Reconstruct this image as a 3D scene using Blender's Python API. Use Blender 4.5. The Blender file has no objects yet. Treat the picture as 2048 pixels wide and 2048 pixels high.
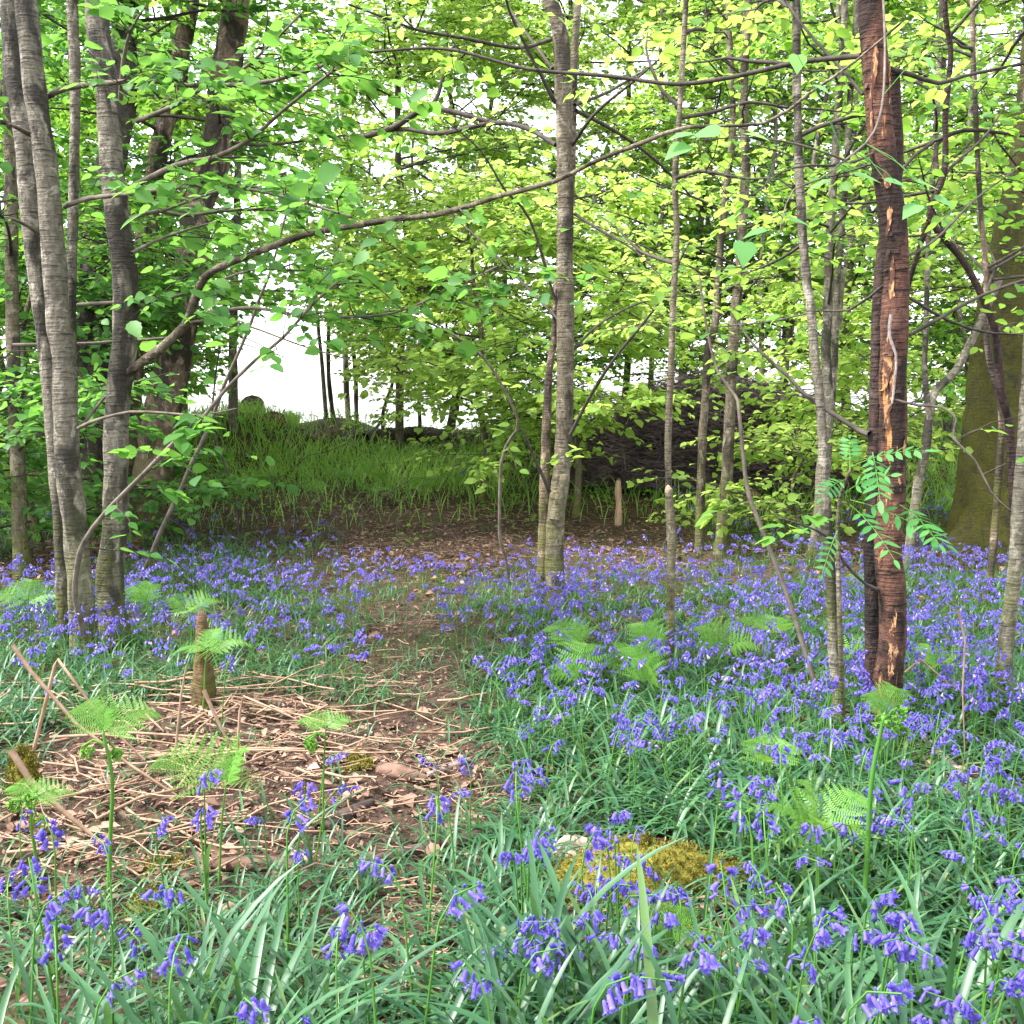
import bpy, math, random
import numpy as np
from mathutils import Vector, Matrix

# ------------------------------------------------------------------ camera, sky, sun, exposure
CAM_H = 0.95
FOC = 2070.0                      # focal length in photograph pixels (2048 wide)
PITCH = math.atan(224.0 / FOC)    # the horizon sits above the middle of the frame
scene = bpy.context.scene
cam_data = bpy.data.cameras.new("camera")
cam_data.sensor_width = 36.0
cam_data.lens = 36.0 * FOC / 2048.0
cam_data.clip_start = 0.05
cam_data.clip_end = 6000.0
cam = bpy.data.objects.new("camera", cam_data)
scene.collection.objects.link(cam)
cam.location = (0, 0, CAM_H)
cam.rotation_euler = (math.pi / 2 - PITCH, 0, 0)
scene.camera = cam

SUN_DIR = Vector((-0.62, -0.16, 1.0)).normalized()
world = bpy.data.worlds.new("World")
scene.world = world
world.use_nodes = True
wn, wl = world.node_tree.nodes, world.node_tree.links
wn.clear()
w_out = wn.new("ShaderNodeOutputWorld")
w_bg = wn.new("ShaderNodeBackground")
w_sky = wn.new("ShaderNodeTexSky")
w_sky.sky_type = 'NISHITA'
w_sky.sun_disc = False
w_sky.sun_elevation = math.asin(SUN_DIR.z)
w_sky.sun_rotation = math.atan2(SUN_DIR.x, SUN_DIR.y)
w_sky.air_density = 1.0
w_sky.dust_density = 1.5
w_sky.ozone_density = 1.0
w_hs = wn.new("ShaderNodeHueSaturation")      # thin white cloud: the sky loses most of its blue
w_hs.inputs['Saturation'].default_value = 0.22
wl.new(w_sky.outputs[0], w_hs.inputs['Color'])
wl.new(w_hs.outputs[0], w_bg.inputs['Color'])
w_bg.inputs['Strength'].default_value = 0.105
wl.new(w_bg.outputs[0], w_out.inputs['Surface'])

sun_data = bpy.data.lights.new("sun", 'SUN')
sun_data.energy = 1.5
sun_data.angle = math.radians(10)
sun_data.color = (1.0, 0.96, 0.9)
sun = bpy.data.objects.new("sun", sun_data)
scene.collection.objects.link(sun)
sun.rotation_euler = (-SUN_DIR).to_track_quat('-Z', 'Y').to_euler()
sun.location = (-6, -3, 14)

scene.view_settings.view_transform = 'Standard'
scene.view_settings.look = 'None'
scene.view_settings.gamma = 1.0
scene.view_settings.use_curve_mapping = False
scene.view_settings.exposure = 2.85
scene.render.engine = 'CYCLES'
cy = scene.cycles
cy.max_bounces = 11
cy.diffuse_bounces = 9
cy.glossy_bounces = 2
cy.transmission_bounces = 8
cy.transparent_max_bounces = 4
cy.caustics_reflective = False
cy.caustics_refractive = False
cy.use_denoising = True
cy.denoiser = 'OPENIMAGEDENOISE'
cy.denoising_input_passes = 'RGB_ALBEDO_NORMAL'

rng = np.random.default_rng(11)
random.seed(11)
COL = scene.collection

# ------------------------------------------------------------------ terrain and photo geometry
def smooth(t):
    t = np.clip(t, 0, 1)
    return t * t * (3 - 2 * t)

def g(x, y):
    """height of the ground"""
    x = np.asarray(x, float); y = np.asarray(y, float)
    z = 0.60 * smooth((y - 6.6) / 7.0)
    z = z + 0.018 * np.sin(2.3 * x + 1.1) * np.sin(1.9 * y) + 0.011 * np.sin(5.1 * x + 2 * y) + 0.009 * np.sin(7.7 * y - 3 * x)
    z = z + 0.36 * np.exp(-(((x + 3.35) / 0.85) ** 2 + ((y - 11.0) / 1.1) ** 2))       # earth bank left of the opening
    z = z + smooth((y - 10) / 2) * (.10 * np.sin(2.1 * x + .7) + .06 * np.sin(4.7 * x + 2) * np.sin(1.3 * y))
    side = smooth((x + 0.5) / 3.0)
    z = z - 2.4 * smooth((y - (13.6 + 8 * side)) / 6.0)
    z = z + 0.25 * smooth((np.abs(x) - 6) / 6) * smooth(y / 6)
    return z

_cp, _sp = math.cos(PITCH), math.sin(PITCH)
def ray(px, py):
    u = (px - 1024.0) / FOC
    v = -(py - 1024.0) / FOC
    d = np.array([u, _cp + v * _sp, v * _cp - _sp])
    return d / d[1]

def at(px, py, depth):
    return np.array([0, 0, CAM_H]) + ray(px, py) * depth

def gp(px, py):
    """the ground point seen at a pixel of the photograph"""
    r = ray(px, py)
    y = 0.8
    while y < 40:
        p = np.array([0, 0, CAM_H]) + r * y
        if p[2] <= g(p[0], p[1]):
            return p
        y += 0.02
    return np.array([0, 0, CAM_H]) + r * 13.0

def project(P):
    P = np.asarray(P, float)
    d = P - np.array([0, 0, CAM_H])
    f = d[..., 1] * _cp - d[..., 2] * _sp
    v = d[..., 1] * _sp + d[..., 2] * _cp
    f = np.maximum(f, 1e-3)
    return 1024 + FOC * d[..., 0] / f, 1024 - FOC * v / f

# ------------------------------------------------------------------ mesh helpers
def make_mesh(name, V, faces, mat, smooth_shade=False):
    V = np.asarray(V, np.float32).reshape(-1, 3)
    me = bpy.data.meshes.new(name)
    arrs = [np.asarray(f, np.int32) for f in faces if len(f)]
    nl = sum(a.size for a in arrs)
    nf = sum(len(a) for a in arrs)
    me.vertices.add(len(V)); me.vertices.foreach_set("co", V.ravel())
    me.loops.add(nl); me.polygons.add(nf)
    me.loops.foreach_set("vertex_index", np.concatenate([a.ravel() for a in arrs]))
    tot = np.concatenate([np.full(len(a), a.shape[1], np.int32) for a in arrs])
    start = np.concatenate([[0], np.cumsum(tot)[:-1]]).astype(np.int32)
    me.polygons.foreach_set("loop_start", start)
    if smooth_shade:
        me.polygons.foreach_set("use_smooth", np.ones(nf, bool))
    me.update(calc_edges=True)
    if mat is not None:
        me.materials.append(mat)
    return me

class Buf:
    """collects pieces of ONE part; build() links them as one mesh object"""
    def __init__(self):
        self.v = []; self.t = []; self.q = []; self.n = 0
    def add(self, V, tris=None, quads=None):
        V = np.asarray(V, np.float32).reshape(-1, 3)
        if tris is not None and len(tris): self.t.append(np.asarray(tris, np.int32) + self.n)
        if quads is not None and len(quads): self.q.append(np.asarray(quads, np.int32) + self.n)
        self.v.append(V); self.n += len(V)
    def faces(self):
        out = []
        if self.t: out.append(np.concatenate(self.t))
        if self.q: out.append(np.concatenate(self.q))
        return out
    def arrays(self):
        return np.concatenate(self.v), self.faces()
    def build(self, name, mat, parent=None, smooth_shade=False):
        V = np.concatenate(self.v)
        o = ORIGIN.get(parent.name, np.zeros(3)) if parent is not None else np.zeros(3)
        me = make_mesh(name, V - o, self.faces(), mat, smooth_shade)
        ob = link(name, me, parent)
        if name in ('twigs', 'branches', 'crown'): ob["kind"] = "stuff"
        return ob

ORIGIN = {}
def link(name, data, parent=None):
    ob = bpy.data.objects.new(name, data)
    COL.objects.link(ob)
    if parent is not None:
        ob.parent = parent
        ORIGIN[ob.name] = ORIGIN.get(parent.name, np.zeros(3))
    return ob

def tag(o, label, cat=None, group=None, kind=None):
    o["label"] = label
    if cat: o["category"] = cat
    if group: o["group"] = group
    if kind: o["kind"] = kind
    return o

def thing(name, loc, label, cat, group=None):
    o = bpy.data.objects.new(name, None)
    o.empty_display_size = 0.1
    COL.objects.link(o)
    o.location = [float(c) for c in loc]
    ORIGIN[o.name] = np.array(loc, float)
    return tag(o, label, cat, group)

def norm(a):
    return a / np.maximum(np.linalg.norm(a, axis=-1, keepdims=True), 1e-9)

def tubes(P, R, sides):
    """batch of tubes: P (N,K,3), R (N,K)"""
    P = np.asarray(P, float); R = np.asarray(R, float)
    N, K, _ = P.shape
    T = norm(np.gradient(P, axis=1))
    mean = norm(P[:, -1] - P[:, 0])
    ref = np.where(np.abs(mean[:, 2:3]) > 0.75, np.array([[0.3, 1.0, 0.0]]), np.array([[0.0, 0.25, 1.0]]))
    lat = np.abs((mean * norm(ref)).sum(1)) > 0.92
    ref[lat] = (1, 0, 0)
    n1 = norm(np.cross(T, ref[:, None, :]))
    n2 = np.cross(T, n1)
    a = np.arange(sides) * 2 * math.pi / sides
    V = P[:, :, None, :] + R[:, :, None, None] * (np.cos(a)[None, None, :, None] * n1[:, :, None, :] + np.sin(a)[None, None, :, None] * n2[:, :, None, :])
    i = np.arange(K - 1)[:, None]; j = np.arange(sides)[None, :]
    q = np.stack([i * sides + j, i * sides + (j + 1) % sides, (i + 1) * sides + (j + 1) % sides, (i + 1) * sides + j], -1).reshape(-1, 4)
    Q = (q[None] + (np.arange(N) * K * sides)[:, None, None]).reshape(-1, 4)
    return V.reshape(-1, 3), Q

def spline(pts, step):
    """Catmull-Rom through the points, resampled about every step metres; pts (n, 3 or more columns)"""
    P = np.asarray(pts, float)
    if len(P) == 2:
        P = np.stack([P[0], (P[0] * 2 + P[1]) / 3, (P[0] + P[1] * 2) / 3, P[1]])
    Q = np.vstack([2 * P[0] - P[1], P, 2 * P[-1] - P[-2]])
    out = []
    for i in range(1, len(Q) - 2):
        n = max(2, int(np.linalg.norm(Q[i + 1, :3] - Q[i, :3]) / step))
        t = np.linspace(0, 1, n, endpoint=False)[:, None]
        p0, p1, p2, p3 = Q[i - 1], Q[i], Q[i + 1], Q[i + 2]
        out.append(0.5 * ((2 * p1) + (-p0 + p2) * t + (2 * p0 - 5 * p1 + 4 * p2 - p3) * t ** 2 + (-p0 + 3 * p1 - 3 * p2 + p3) * t ** 3))
    out.append(P[-1:])
    return np.concatenate(out)

def px_path(pts, d0, d1=None):
    d1 = d0 if d1 is None else d1
    n = len(pts)
    return np.array([at(p[0], p[1], p[2] if len(p) > 2 else d0 + (d1 - d0) * i / (n - 1)) for i, p in enumerate(pts)])

def trunk_tube(buf, pts, radii, sides=14, step=0.05, rough=0.06, flare=0.0, cap=True, seed=0):
    """a trunk or limb with uneven girth; radii given per control point"""
    A = np.hstack([np.asarray(pts, float), np.asarray(radii, float)[:, None]])
    S = spline(A, step)
    P, R = S[:, :3], np.maximum(S[:, 3], 0.0008)
    r = np.random.default_rng(abs(int(seed)))
    L = np.concatenate([[0], np.cumsum(np.linalg.norm(np.diff(P, axis=0), axis=1))])
    K = len(P)
    bend = np.stack([np.interp(L, np.linspace(0, L[-1], max(3, int(L[-1] / 0.25))), r.normal(0, 1, max(3, int(L[-1] / 0.25)))) for _ in range(3)], 1)
    P = P + bend * R[:, None] * 0.12
    V, Q = tubes(P[None], R[None], sides)
    V = V.reshape(K, sides, 3)
    C = P[:, None, :]
    a = np.arange(sides) * 2 * math.pi / sides
    n_ = np.zeros((K, sides))
    for k in range(9):
        fl, fa, ph = r.uniform(2, 38), r.integers(0, 4), r.uniform(0, 6.28)
        n_ += np.sin(L[:, None] * fl + fa * a[None, :] + ph) / 3.0
    n_ += r.normal(0, 0.35, n_.shape)
    s = 1 + rough * n_
    if flare:
        s = s + flare * np.exp(-L[:, None] / (R[0] * 2.2)) * (1 + 0.45 * np.sin(a[None, :] * 3 + seed))
    V = C + (V - C) * s[:, :, None]
    V = V.reshape(-1, 3)
    tris = None
    if cap:
        V = np.vstack([V, P[-1:] + (P[-1:] - P[-2:-1]) * 0.3])
        base = (K - 1) * sides
        tris = [(base + j, base + (j + 1) % sides, K * sides) for j in range(sides)]
    buf.add(V, tris, Q)
    return P, R

def inst(TV, M, T):
    """copies of template vertices: M (N,3,3) columns are the local axes, T (N,3)"""
    return (np.einsum('nij,kj->nki', M, TV) + T[:, None, :]).reshape(-1, 3)

def inst_faces(F, nv, N):
    F = np.asarray(F)
    return (F[None] + (np.arange(N) * nv)[:, None, None]).reshape(-1, F.shape[1])

def rotz(a):
    c, s = np.cos(a), np.sin(a); z = np.zeros_like(c); o = np.ones_like(c)
    return np.stack([np.stack([c, -s, z], -1), np.stack([s, c, z], -1), np.stack([z, z, o], -1)], -2)

def frame(D, N):
    X = norm(D)
    Y = norm(np.cross(N, X))
    Z = np.cross(X, Y)
    return np.stack([X, Y, Z], -1)

# ------------------------------------------------------------------ materials
class NT:
    def __init__(self, name):
        self.m = bpy.data.materials.new(name)
        self.m.use_nodes = True
        self.n = self.m.node_tree.nodes; self.l = self.m.node_tree.links
        self.n.clear()
        self.out = self.n.new("ShaderNodeOutputMaterial")
    def new(self, t, **kw):
        nd = self.n.new(t)
        for k, v in kw.items(): setattr(nd, k, v)
        return nd
    def link(self, a, b): self.l.new(a, b)
    def set(self, sock, v):
        if hasattr(v, 'is_output') or hasattr(v, 'links'): self.l.new(v, sock)
        else: sock.default_value = v
    def pos(self, scale):
        ge = self.new("ShaderNodeNewGeometry")
        mp = self.new("ShaderNodeMapping")
        mp.inputs['Scale'].default_value = scale
        self.link(ge.outputs['Position'], mp.inputs['Vector'])
        return mp.outputs[0]
    def noise(self, vec, scale, detail=4, rough=0.55, dist=0.0):
        nz = self.new("ShaderNodeTexNoise")
        nz.inputs['Scale'].default_value = scale
        nz.inputs['Detail'].default_value = detail
        nz.inputs['Roughness'].default_value = rough
        nz.inputs['Distortion'].default_value = dist
        self.link(vec, nz.inputs['Vector'])
        return nz.outputs[0]
    def step(self, v, lo, hi):
        mr = self.new("ShaderNodeMapRange", interpolation_type='SMOOTHSTEP')
        mr.inputs['From Min'].default_value = lo; mr.inputs['From Max'].default_value = hi
        self.link(v, mr.inputs['Value'])
        return mr.outputs[0]
    def mul(self, a, b, op='MULTIPLY'):
        m = self.new("ShaderNodeMath", operation=op)
        self.set(m.inputs[0], a); self.set(m.inputs[1], b)
        return m.outputs[0]
    def mix(self, f, a, b):
        m = self.new("ShaderNodeMix", data_type='RGBA')
        self.set(m.inputs[0], f)
        self.set(m.inputs[6], a if not isinstance(a, tuple) else (*a, 1))
        self.set(m.inputs[7], b if not isinstance(b, tuple) else (*b, 1))
        return m.outputs[2]
    def bsdf(self, col, rough=0.7, spec=0.3):
        b = self.new("ShaderNodeBsdfPrincipled")
        self.set(b.inputs['Base Color'], col if not isinstance(col, tuple) else (*col, 1))
        self.set(b.inputs['Roughness'], rough)
        b.inputs['Specular IOR Level'].default_value = spec
        return b
    def bump(self, h, strength, dist):
        bp = self.new("ShaderNodeBump")
        bp.inputs['Strength'].default_value = strength
        bp.inputs['Distance'].default_value = dist
        self.link(h, bp.inputs['Height'])
        return bp.outputs[0]
    def done(self, sh):
        self.link(sh, self.out.inputs['Surface'])
        return self.m

def bark(name, light, mid, dark, patch=0.5, moss=0.0, moss_col=(0.09, 0.10, 0.02), lichen=0.3, lent=0.6, moss_h=0.35, zs=1.0, orange=None, scale=1.0):
    t = NT(name)
    p1 = t.pos((1, 1, 0.45 * zs))
    fine = t.noise(p1, 60 * scale, 5, 0.65)
    big = t.noise(p1, 7 * scale, 4, 0.6, 0.4)
    col = t.mix(t.step(fine, 0.3, 0.7), mid, light)
    # short horizontal lenticels
    ph = t.pos((14 * scale, 14 * scale, 120 * scale))
    le = t.noise(ph, 1.0, 2, 0.5)
    col = t.mix(t.mul(t.step(le, 0.60, 0.66), lent), col, dark)
    # grey-green lichen and dark algae blotches with ragged outlines
    li = t.noise(t.pos((1, 1, 0.8)), 16 * scale, 5, 0.7, 0.6)
    col = t.mix(t.mul(t.step(li, 0.55, 0.60), lichen), col, tuple(min(1, c * 1.75 + 0.05) for c in light))
    col = t.mix(t.mul(t.step(big, 0.62 - 0.25 * patch, 0.68 - 0.2 * patch), 0.85), col, dark)
    if orange is not None:
        po = t.pos((1, 1, 0.16))
        orr = t.noise(po, 13, 4, 0.6, 0.5)
        o2 = t.noise(t.pos((1, 1, 0.5)), 45, 3, 0.6)
        oc = t.mix(o2, orange, tuple(c * 0.45 for c in orange))
        col = t.mix(t.step(orr, 0.61, 0.64), col, oc)
    if moss > 0:
        ge = t.new("ShaderNodeNewGeometry")
        sx = t.new("ShaderNodeSeparateXYZ")
        t.link(ge.outputs['Position'], sx.inputs[0])
        mh = t.step(sx.outputs['Z'], moss_h * 2.2, moss_h * 0.2)
        mn = t.step(t.noise(t.pos((1, 1, 1)), 11, 5, 0.7), 0.34, 0.62)
        mcol = t.mix(t.noise(t.pos((1, 1, 1)), 90, 3, 0.6), tuple(c * 0.45 for c in moss_col), tuple(min(1, c * 1.7) for c in moss_col))
        col = t.mix(t.mul(t.mul(mh, mn), moss), col, mcol)
    b = t.bsdf(col, 0.85, 0.25)
    h = t.mul(t.mul(fine, 0.6), t.mul(le, 0.35), 'ADD')
    h = t.mul(h, big, 'ADD')
    t.link(t.bump(h, 0.85, 0.022), b.inputs['Normal'])
    return t.done(b.outputs[0])

def leaf_mat(name, c1, c2, trans=0.45, tcol=None, rough=0.5, spec=0.3, spot=None, fleck=0, wither=None):
    t = NT(name)
    ge = t.new("ShaderNodeNewGeometry")
    oi = t.new("ShaderNodeObjectInfo")
    rnd = t.mul(t.mul(ge.outputs['Random Per Island'], oi.outputs['Random'], 'ADD'), 1.0, 'MODULO')
    col = t.mix(rnd, c1, c2)
    if fleck:
        fn = t.noise(t.pos((1, 1, 1)), 330, 2, 0.5)
        col = t.mix(t.mul(t.step(fn, .42, .68), fleck), col, tuple(min(1, c * 1.45 + .05) for c in c2))
    nz = t.noise(t.pos((1, 1, 1)), 0.9, 3, 0.5)
    col = t.mix(t.step(nz, 0.35, 0.7), col, t.mix(0.35, col, (c1[0] * 0.6, c1[1] * 0.8, c1[2] * 0.8)))
    if spot is not None:
        col = t.mix(t.step(rnd, 0.93, 0.95), col, spot)
    if wither is not None:
        col = t.mix(t.step(t.noise(t.pos((1, 1, 1)), 26, 3, .6), .66, .74), col, wither)
    tc = tcol or tuple(min(1.0, c * k) for c, k in zip(c2, (1.7, 1.6, 0.9)))
    b = t.bsdf(col, rough, spec)
    tr = t.new("ShaderNodeBsdfTranslucent")
    t.set(tr.inputs['Color'], t.mix(0.6, col, tc))
    mx = t.new("ShaderNodeMixShader")
    mx.inputs[0].default_value = trans
    t.link(b.outputs[0], mx.inputs[1]); t.link(tr.outputs[0], mx.inputs[2])
    return t.done(mx.outputs[0])

def plain(name, c1, c2, scale=30, rough=0.8, spec=0.25, bump=0.4, stretch=(1, 1, 1), island=False):
    t = NT(name)
    nz = t.noise(t.pos(stretch), scale, 5, 0.6)
    col = t.mix(t.step(nz, 0.3, 0.7), c1, c2)
    if island:
        ge = t.new("ShaderNodeNewGeometry")
        col = t.mix(ge.outputs['Random Per Island'], col, t.mix(0.75, col, tuple(c * 0.45 for c in c1)))
    b = t.bsdf(col, rough, spec)
    if bump: t.link(t.bump(nz, bump, 0.01), b.inputs['Normal'])
    return t.done(b.outputs[0])

M = {}
M['bark_grey'] = bark('bark_grey', (0.20, 0.178, 0.140), (0.105, 0.092, 0.070), (0.022, 0.020, 0.016), patch=0.52, moss=0.75, lichen=0.55, lent=0.7)
M['bark_mid'] = bark('bark_mid', (0.165, 0.138, 0.098), (0.085, 0.069, 0.047), (0.03, 0.024, 0.018), patch=0.42, moss=0.9, lichen=0.5, lent=0.7)
M['bark_dark'] = bark('bark_dark', (0.10, 0.08, 0.07), (0.05, 0.042, 0.036), (0.014, 0.013, 0.012), patch=0.6, moss=0.7, lichen=0.25, lent=0.3)
M['bark_scaly'] = bark('bark_scaly', (0.20, 0.145, 0.11), (0.105, 0.072, 0.055), (0.02, 0.018, 0.016), patch=0.6, moss=0.9, lichen=0.7, lent=0.3, moss_h=0.5, zs=0.7)
M['bark_red'] = bark('bark_red', (0.135, 0.062, 0.042), (0.062, 0.03, 0.022), (0.014, 0.010, 0.009), patch=0.62, lichen=0.10, lent=0.95, orange=(0.55, 0.25, 0.09))
M['bark_red_dark'] = bark('bark_red_dark', (0.062, 0.038, 0.032), (0.030, 0.019, 0.016), (0.010, 0.008, 0.008), patch=0.5, lichen=0.2, lent=0.8)
M['bark_moss'] = bark('bark_moss', (0.065, 0.058, 0.02), (0.035, 0.032, 0.012), (0.02, 0.018, 0.012), patch=0.3, moss=1.0, moss_col=(0.062, 0.062, 0.010), moss_h=1.4, lichen=0.0, lent=0.0)
M['bark_stake'] = bark('bark_stake', (0.16, 0.09, 0.05), (0.08, 0.045, 0.03), (0.018, 0.014, 0.01), patch=0.55, moss=0.85, moss_col=(0.08, 0.08, 0.014), lichen=0, lent=0.2, moss_h=0.3)
M['twig'] = plain('twig', (0.075, 0.06, 0.046), (0.165, 0.138, 0.112), 25, 0.8)
M['twig_dark'] = plain('twig_dark', (0.035, 0.028, 0.024), (0.085, 0.07, 0.06), 30, 0.85)
M['twig_pale'] = plain('twig_pale', (0.30, 0.25, 0.22), (0.48, 0.42, 0.38), 40, 0.75)
M['wood_pale'] = plain('wood_pale', (0.26, 0.16, 0.095), (0.44, 0.31, 0.21), 60, 0.7, stretch=(1, 1, 0.2))
M['leaf_hazel'] = leaf_mat('leaf_hazel', (0.045, 0.155, 0.035), (0.11, 0.27, 0.05), 0.52, (0.28, 0.58, 0.08))
M['leaf_lime'] = leaf_mat('leaf_lime', (0.13, 0.28, 0.045), (0.26, 0.42, 0.08), 0.6, (0.60, 0.82, 0.15))
M['leaf_beech'] = leaf_mat('leaf_beech', (0.17, 0.32, 0.05), (0.33, 0.48, 0.10), 0.6, (0.70, 0.88, 0.20))
M['leaf_mid'] = leaf_mat('leaf_mid', (0.07, 0.21, 0.035), (0.16, 0.33, 0.055), 0.55, (0.42, 0.70, 0.08))
M['leaf_rowan'] = leaf_mat('leaf_rowan', (0.05, 0.20, 0.05), (0.10, 0.29, 0.07), 0.4, (0.22, 0.52, 0.10), rough=0.55)
M['leaf_birch'] = leaf_mat('leaf_birch', (0.14, 0.36, 0.10), (0.21, 0.45, 0.14), 0.5, (0.38, 0.72, 0.20), rough=0.4)
M['blade'] = leaf_mat('blade', (0.016, 0.074, 0.032), (0.062, 0.165, 0.062), 0.22, (0.26, 0.52, 0.10), rough=0.42, spec=0.5, spot=(0.09, 0.17, 0.05), wither=(0.20, 0.19, 0.07))
M['stem_green'] = leaf_mat('stem_green', (0.07, 0.20, 0.03), (0.11, 0.27, 0.045), 0.2, rough=0.4)
M['bell'] = leaf_mat('bell', (0.07, 0.05, 0.34), (0.22, 0.165, 0.60), 0.35, (0.30, 0.22, 0.85), rough=0.55, spec=.15, fleck=.4)
M['bell_far'] = leaf_mat('bell_far', (0.085, 0.062, 0.37), (0.25, 0.19, 0.62), 0.35, (0.34, 0.25, 0.88), rough=0.55, spot=(0.45, 0.36, 0.62))
M['fern'] = leaf_mat('fern', (0.085, 0.235, 0.035), (0.165, 0.34, 0.055), 0.4, (0.42, 0.68, 0.10))
M['grass'] = leaf_mat('grass', (0.14, 0.30, 0.055), (0.27, 0.44, 0.10), 0.45, (0.46, 0.68, 0.12))
M['straw'] = plain('straw', (0.30, 0.185, 0.115), (0.55, 0.38, 0.27), 18, 0.7, island=True)
M['litter'] = plain('litter', (0.19, 0.105, 0.072), (0.42, 0.275, 0.205), 20, 0.8, island=True)
M['moss'] = plain('moss', (0.075, 0.075, 0.012), (0.22, 0.19, 0.035), 60, 0.95, 0.1, 1.0)
M['log_dark'] = plain('log_dark', (0.03, 0.022, 0.02), (0.10, 0.07, 0.06), 22, 0.85, bump=0.8)
M['log_brown'] = plain('log_brown', (0.08, 0.044, 0.032), (0.20, 0.12, 0.088), 22, 0.85, bump=0.8)
M['log_grey'] = plain('log_grey', (0.14, 0.11, 0.10), (0.36, 0.30, 0.28), 24, 0.85, bump=0.8)
M['stone'] = plain('stone', (0.40, 0.30, 0.23), (0.66, 0.54, 0.44), 14, 0.85, bump=0.6)
M['brush'] = plain('brush', (0.05, 0.036, 0.042), (0.15, 0.115, 0.115), 6, 0.9, island=True, bump=0)

def ground_material():
    t = NT('ground_soil')
    a = t.noise(t.pos((1, 1, 1)), 1.7, 5, 0.6)
    b_ = t.noise(t.pos((1, 1, 1)), 26, 6, 0.7)
    c_ = t.noise(t.pos((1, 1, 1)), 110, 4, 0.7)
    col = t.mix(t.step(b_, 0.35, 0.65), (0.022, 0.016, 0.013), (0.10, 0.062, 0.045))
    col = t.mix(t.mul(t.step(c_, 0.52, 0.66), 0.55), col, (0.22, 0.13, 0.09))
    col = t.mix(t.mul(t.step(a, 0.55, 0.7), 0.6), col, (0.05, 0.075, 0.018))
    b = t.bsdf(col, 0.95, 0.15)
    h = t.mul(b_, t.mul(c_, 0.5), 'ADD')
    t.link(t.bump(h, 0.9, 0.02), b.inputs['Normal'])
    return t.done(b.outputs[0])
M['ground'] = ground_material()
t_ = NT('lake_water')
b_ = t_.bsdf((0.05, 0.065, 0.07), 0.12, 0.5)
t_.link(t_.bump(t_.noise(t_.pos((1, 1, 1)), 0.9, 3, 0.5), 0.15, 0.05), b_.inputs['Normal'])
M['water'] = t_.done(b_.outputs[0])

# ------------------------------------------------------------------ the setting: ground, lake
def build_ground():
    xs = np.concatenate([np.linspace(-900, -30, 12), np.arange(-26, -6, 0.5), np.arange(-6, 6, 0.07), np.arange(6, 26, 0.5), np.linspace(30, 900, 12)])
    ys = np.concatenate([np.linspace(-300, -12, 8), np.arange(-10, 0.5, 0.5), np.arange(0.5, 12, 0.07), np.arange(12, 40, 0.4), np.linspace(42, 3000, 16)])
    X, Y = np.meshgrid(xs, ys)
    Z = g(X, Y)
    near = (np.abs(X) < 6) & (Y > 0.5) & (Y < 12)
    Z = Z + np.where(near, np.random.default_rng(3).normal(0, 0.006, X.shape), 0)
    n, m = X.shape
    i = np.arange(n - 1)[:, None]; j = np.arange(m - 1)[None, :]
    q = np.stack([i * m + j, i * m + j + 1, (i + 1) * m + j + 1, (i + 1) * m + j], -1).reshape(-1, 4)
    me = make_mesh('ground', np.stack([X, Y, Z], -1).reshape(-1, 3), [q], M['ground'], True)
    o = link('ground', me)
    tag(o, 'woodland floor of dark soil and brown leaf litter', kind='structure')
    me = make_mesh('lake', [(-3000, 17.0, -1.35), (3000, 17.0, -1.35), (3000, 5000, -1.35), (-3000, 5000, -1.35)], [[(0, 1, 2, 3)]], M['water'])
    tag(link('lake', me), 'bright open water seen through the gap in the trees', kind='structure')
build_ground()

# ------------------------------------------------------------------ leaves and sprays
LEAF_FAR_V = np.array([(0, 0, 0), (0.42, -0.34, 0.09), (1, 0, -0.10), (0.42, 0.34, 0.09)])
LEAF_FAR_T = np.array([(0, 1, 2), (0, 2, 3)])
def fine_leaf():
    n = 7
    t = np.linspace(0, 1, n + 2)[1:-1]
    w = .37 * np.sin(math.pi * t ** .8) ** .75 * (1 + .07 * np.array([1, -1] * 4)[:n])
    L = [(a, -b, .05 * math.sin(math.pi * a) - .12 * a * a) for a, b in zip(t, w)]
    R = [(a, b, .05 * math.sin(math.pi * a) - .12 * a * a) for a, b in zip(t, w)]
    C = [(a, 0, -.02 - .13 * a * a) for a in t]
    V = [(0, 0, 0)] + L + C + R + [(1.04, 0, -.16)]
    tr = [(0, 1, 1 + n), (0, 1 + n, 1 + 2 * n)]
    for i in range(n - 1):
        l, c, r_ = 1 + i, 1 + n + i, 1 + 2 * n + i
        tr += [(l, l + 1, c + 1), (l, c + 1, c), (c, c + 1, r_ + 1), (c, r_ + 1, r_)]
    tip = 1 + 3 * n
    tr += [(n, tip, 2 * n), (2 * n, tip, 3 * n)]
    return np.array(V, float), np.array(tr)
LEAF_FINE_V, LEAF_FINE_T = fine_leaf()
LEAF_V = np.array([(0, 0, 0), (0.22, -0.30, 0.07), (0.60, -0.34, 0.05), (1, 0, -0.14), (0.60, 0.34, 0.05), (0.22, 0.30, 0.07), (0.26, 0, 0.0), (0.62, 0, -0.03)])
LEAF_T = np.array([(0, 1, 6), (0, 6, 5), (1, 2, 7), (1, 7, 6), (6, 7, 4), (6, 4, 5), (2, 3, 7), (7, 3, 4)])

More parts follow.
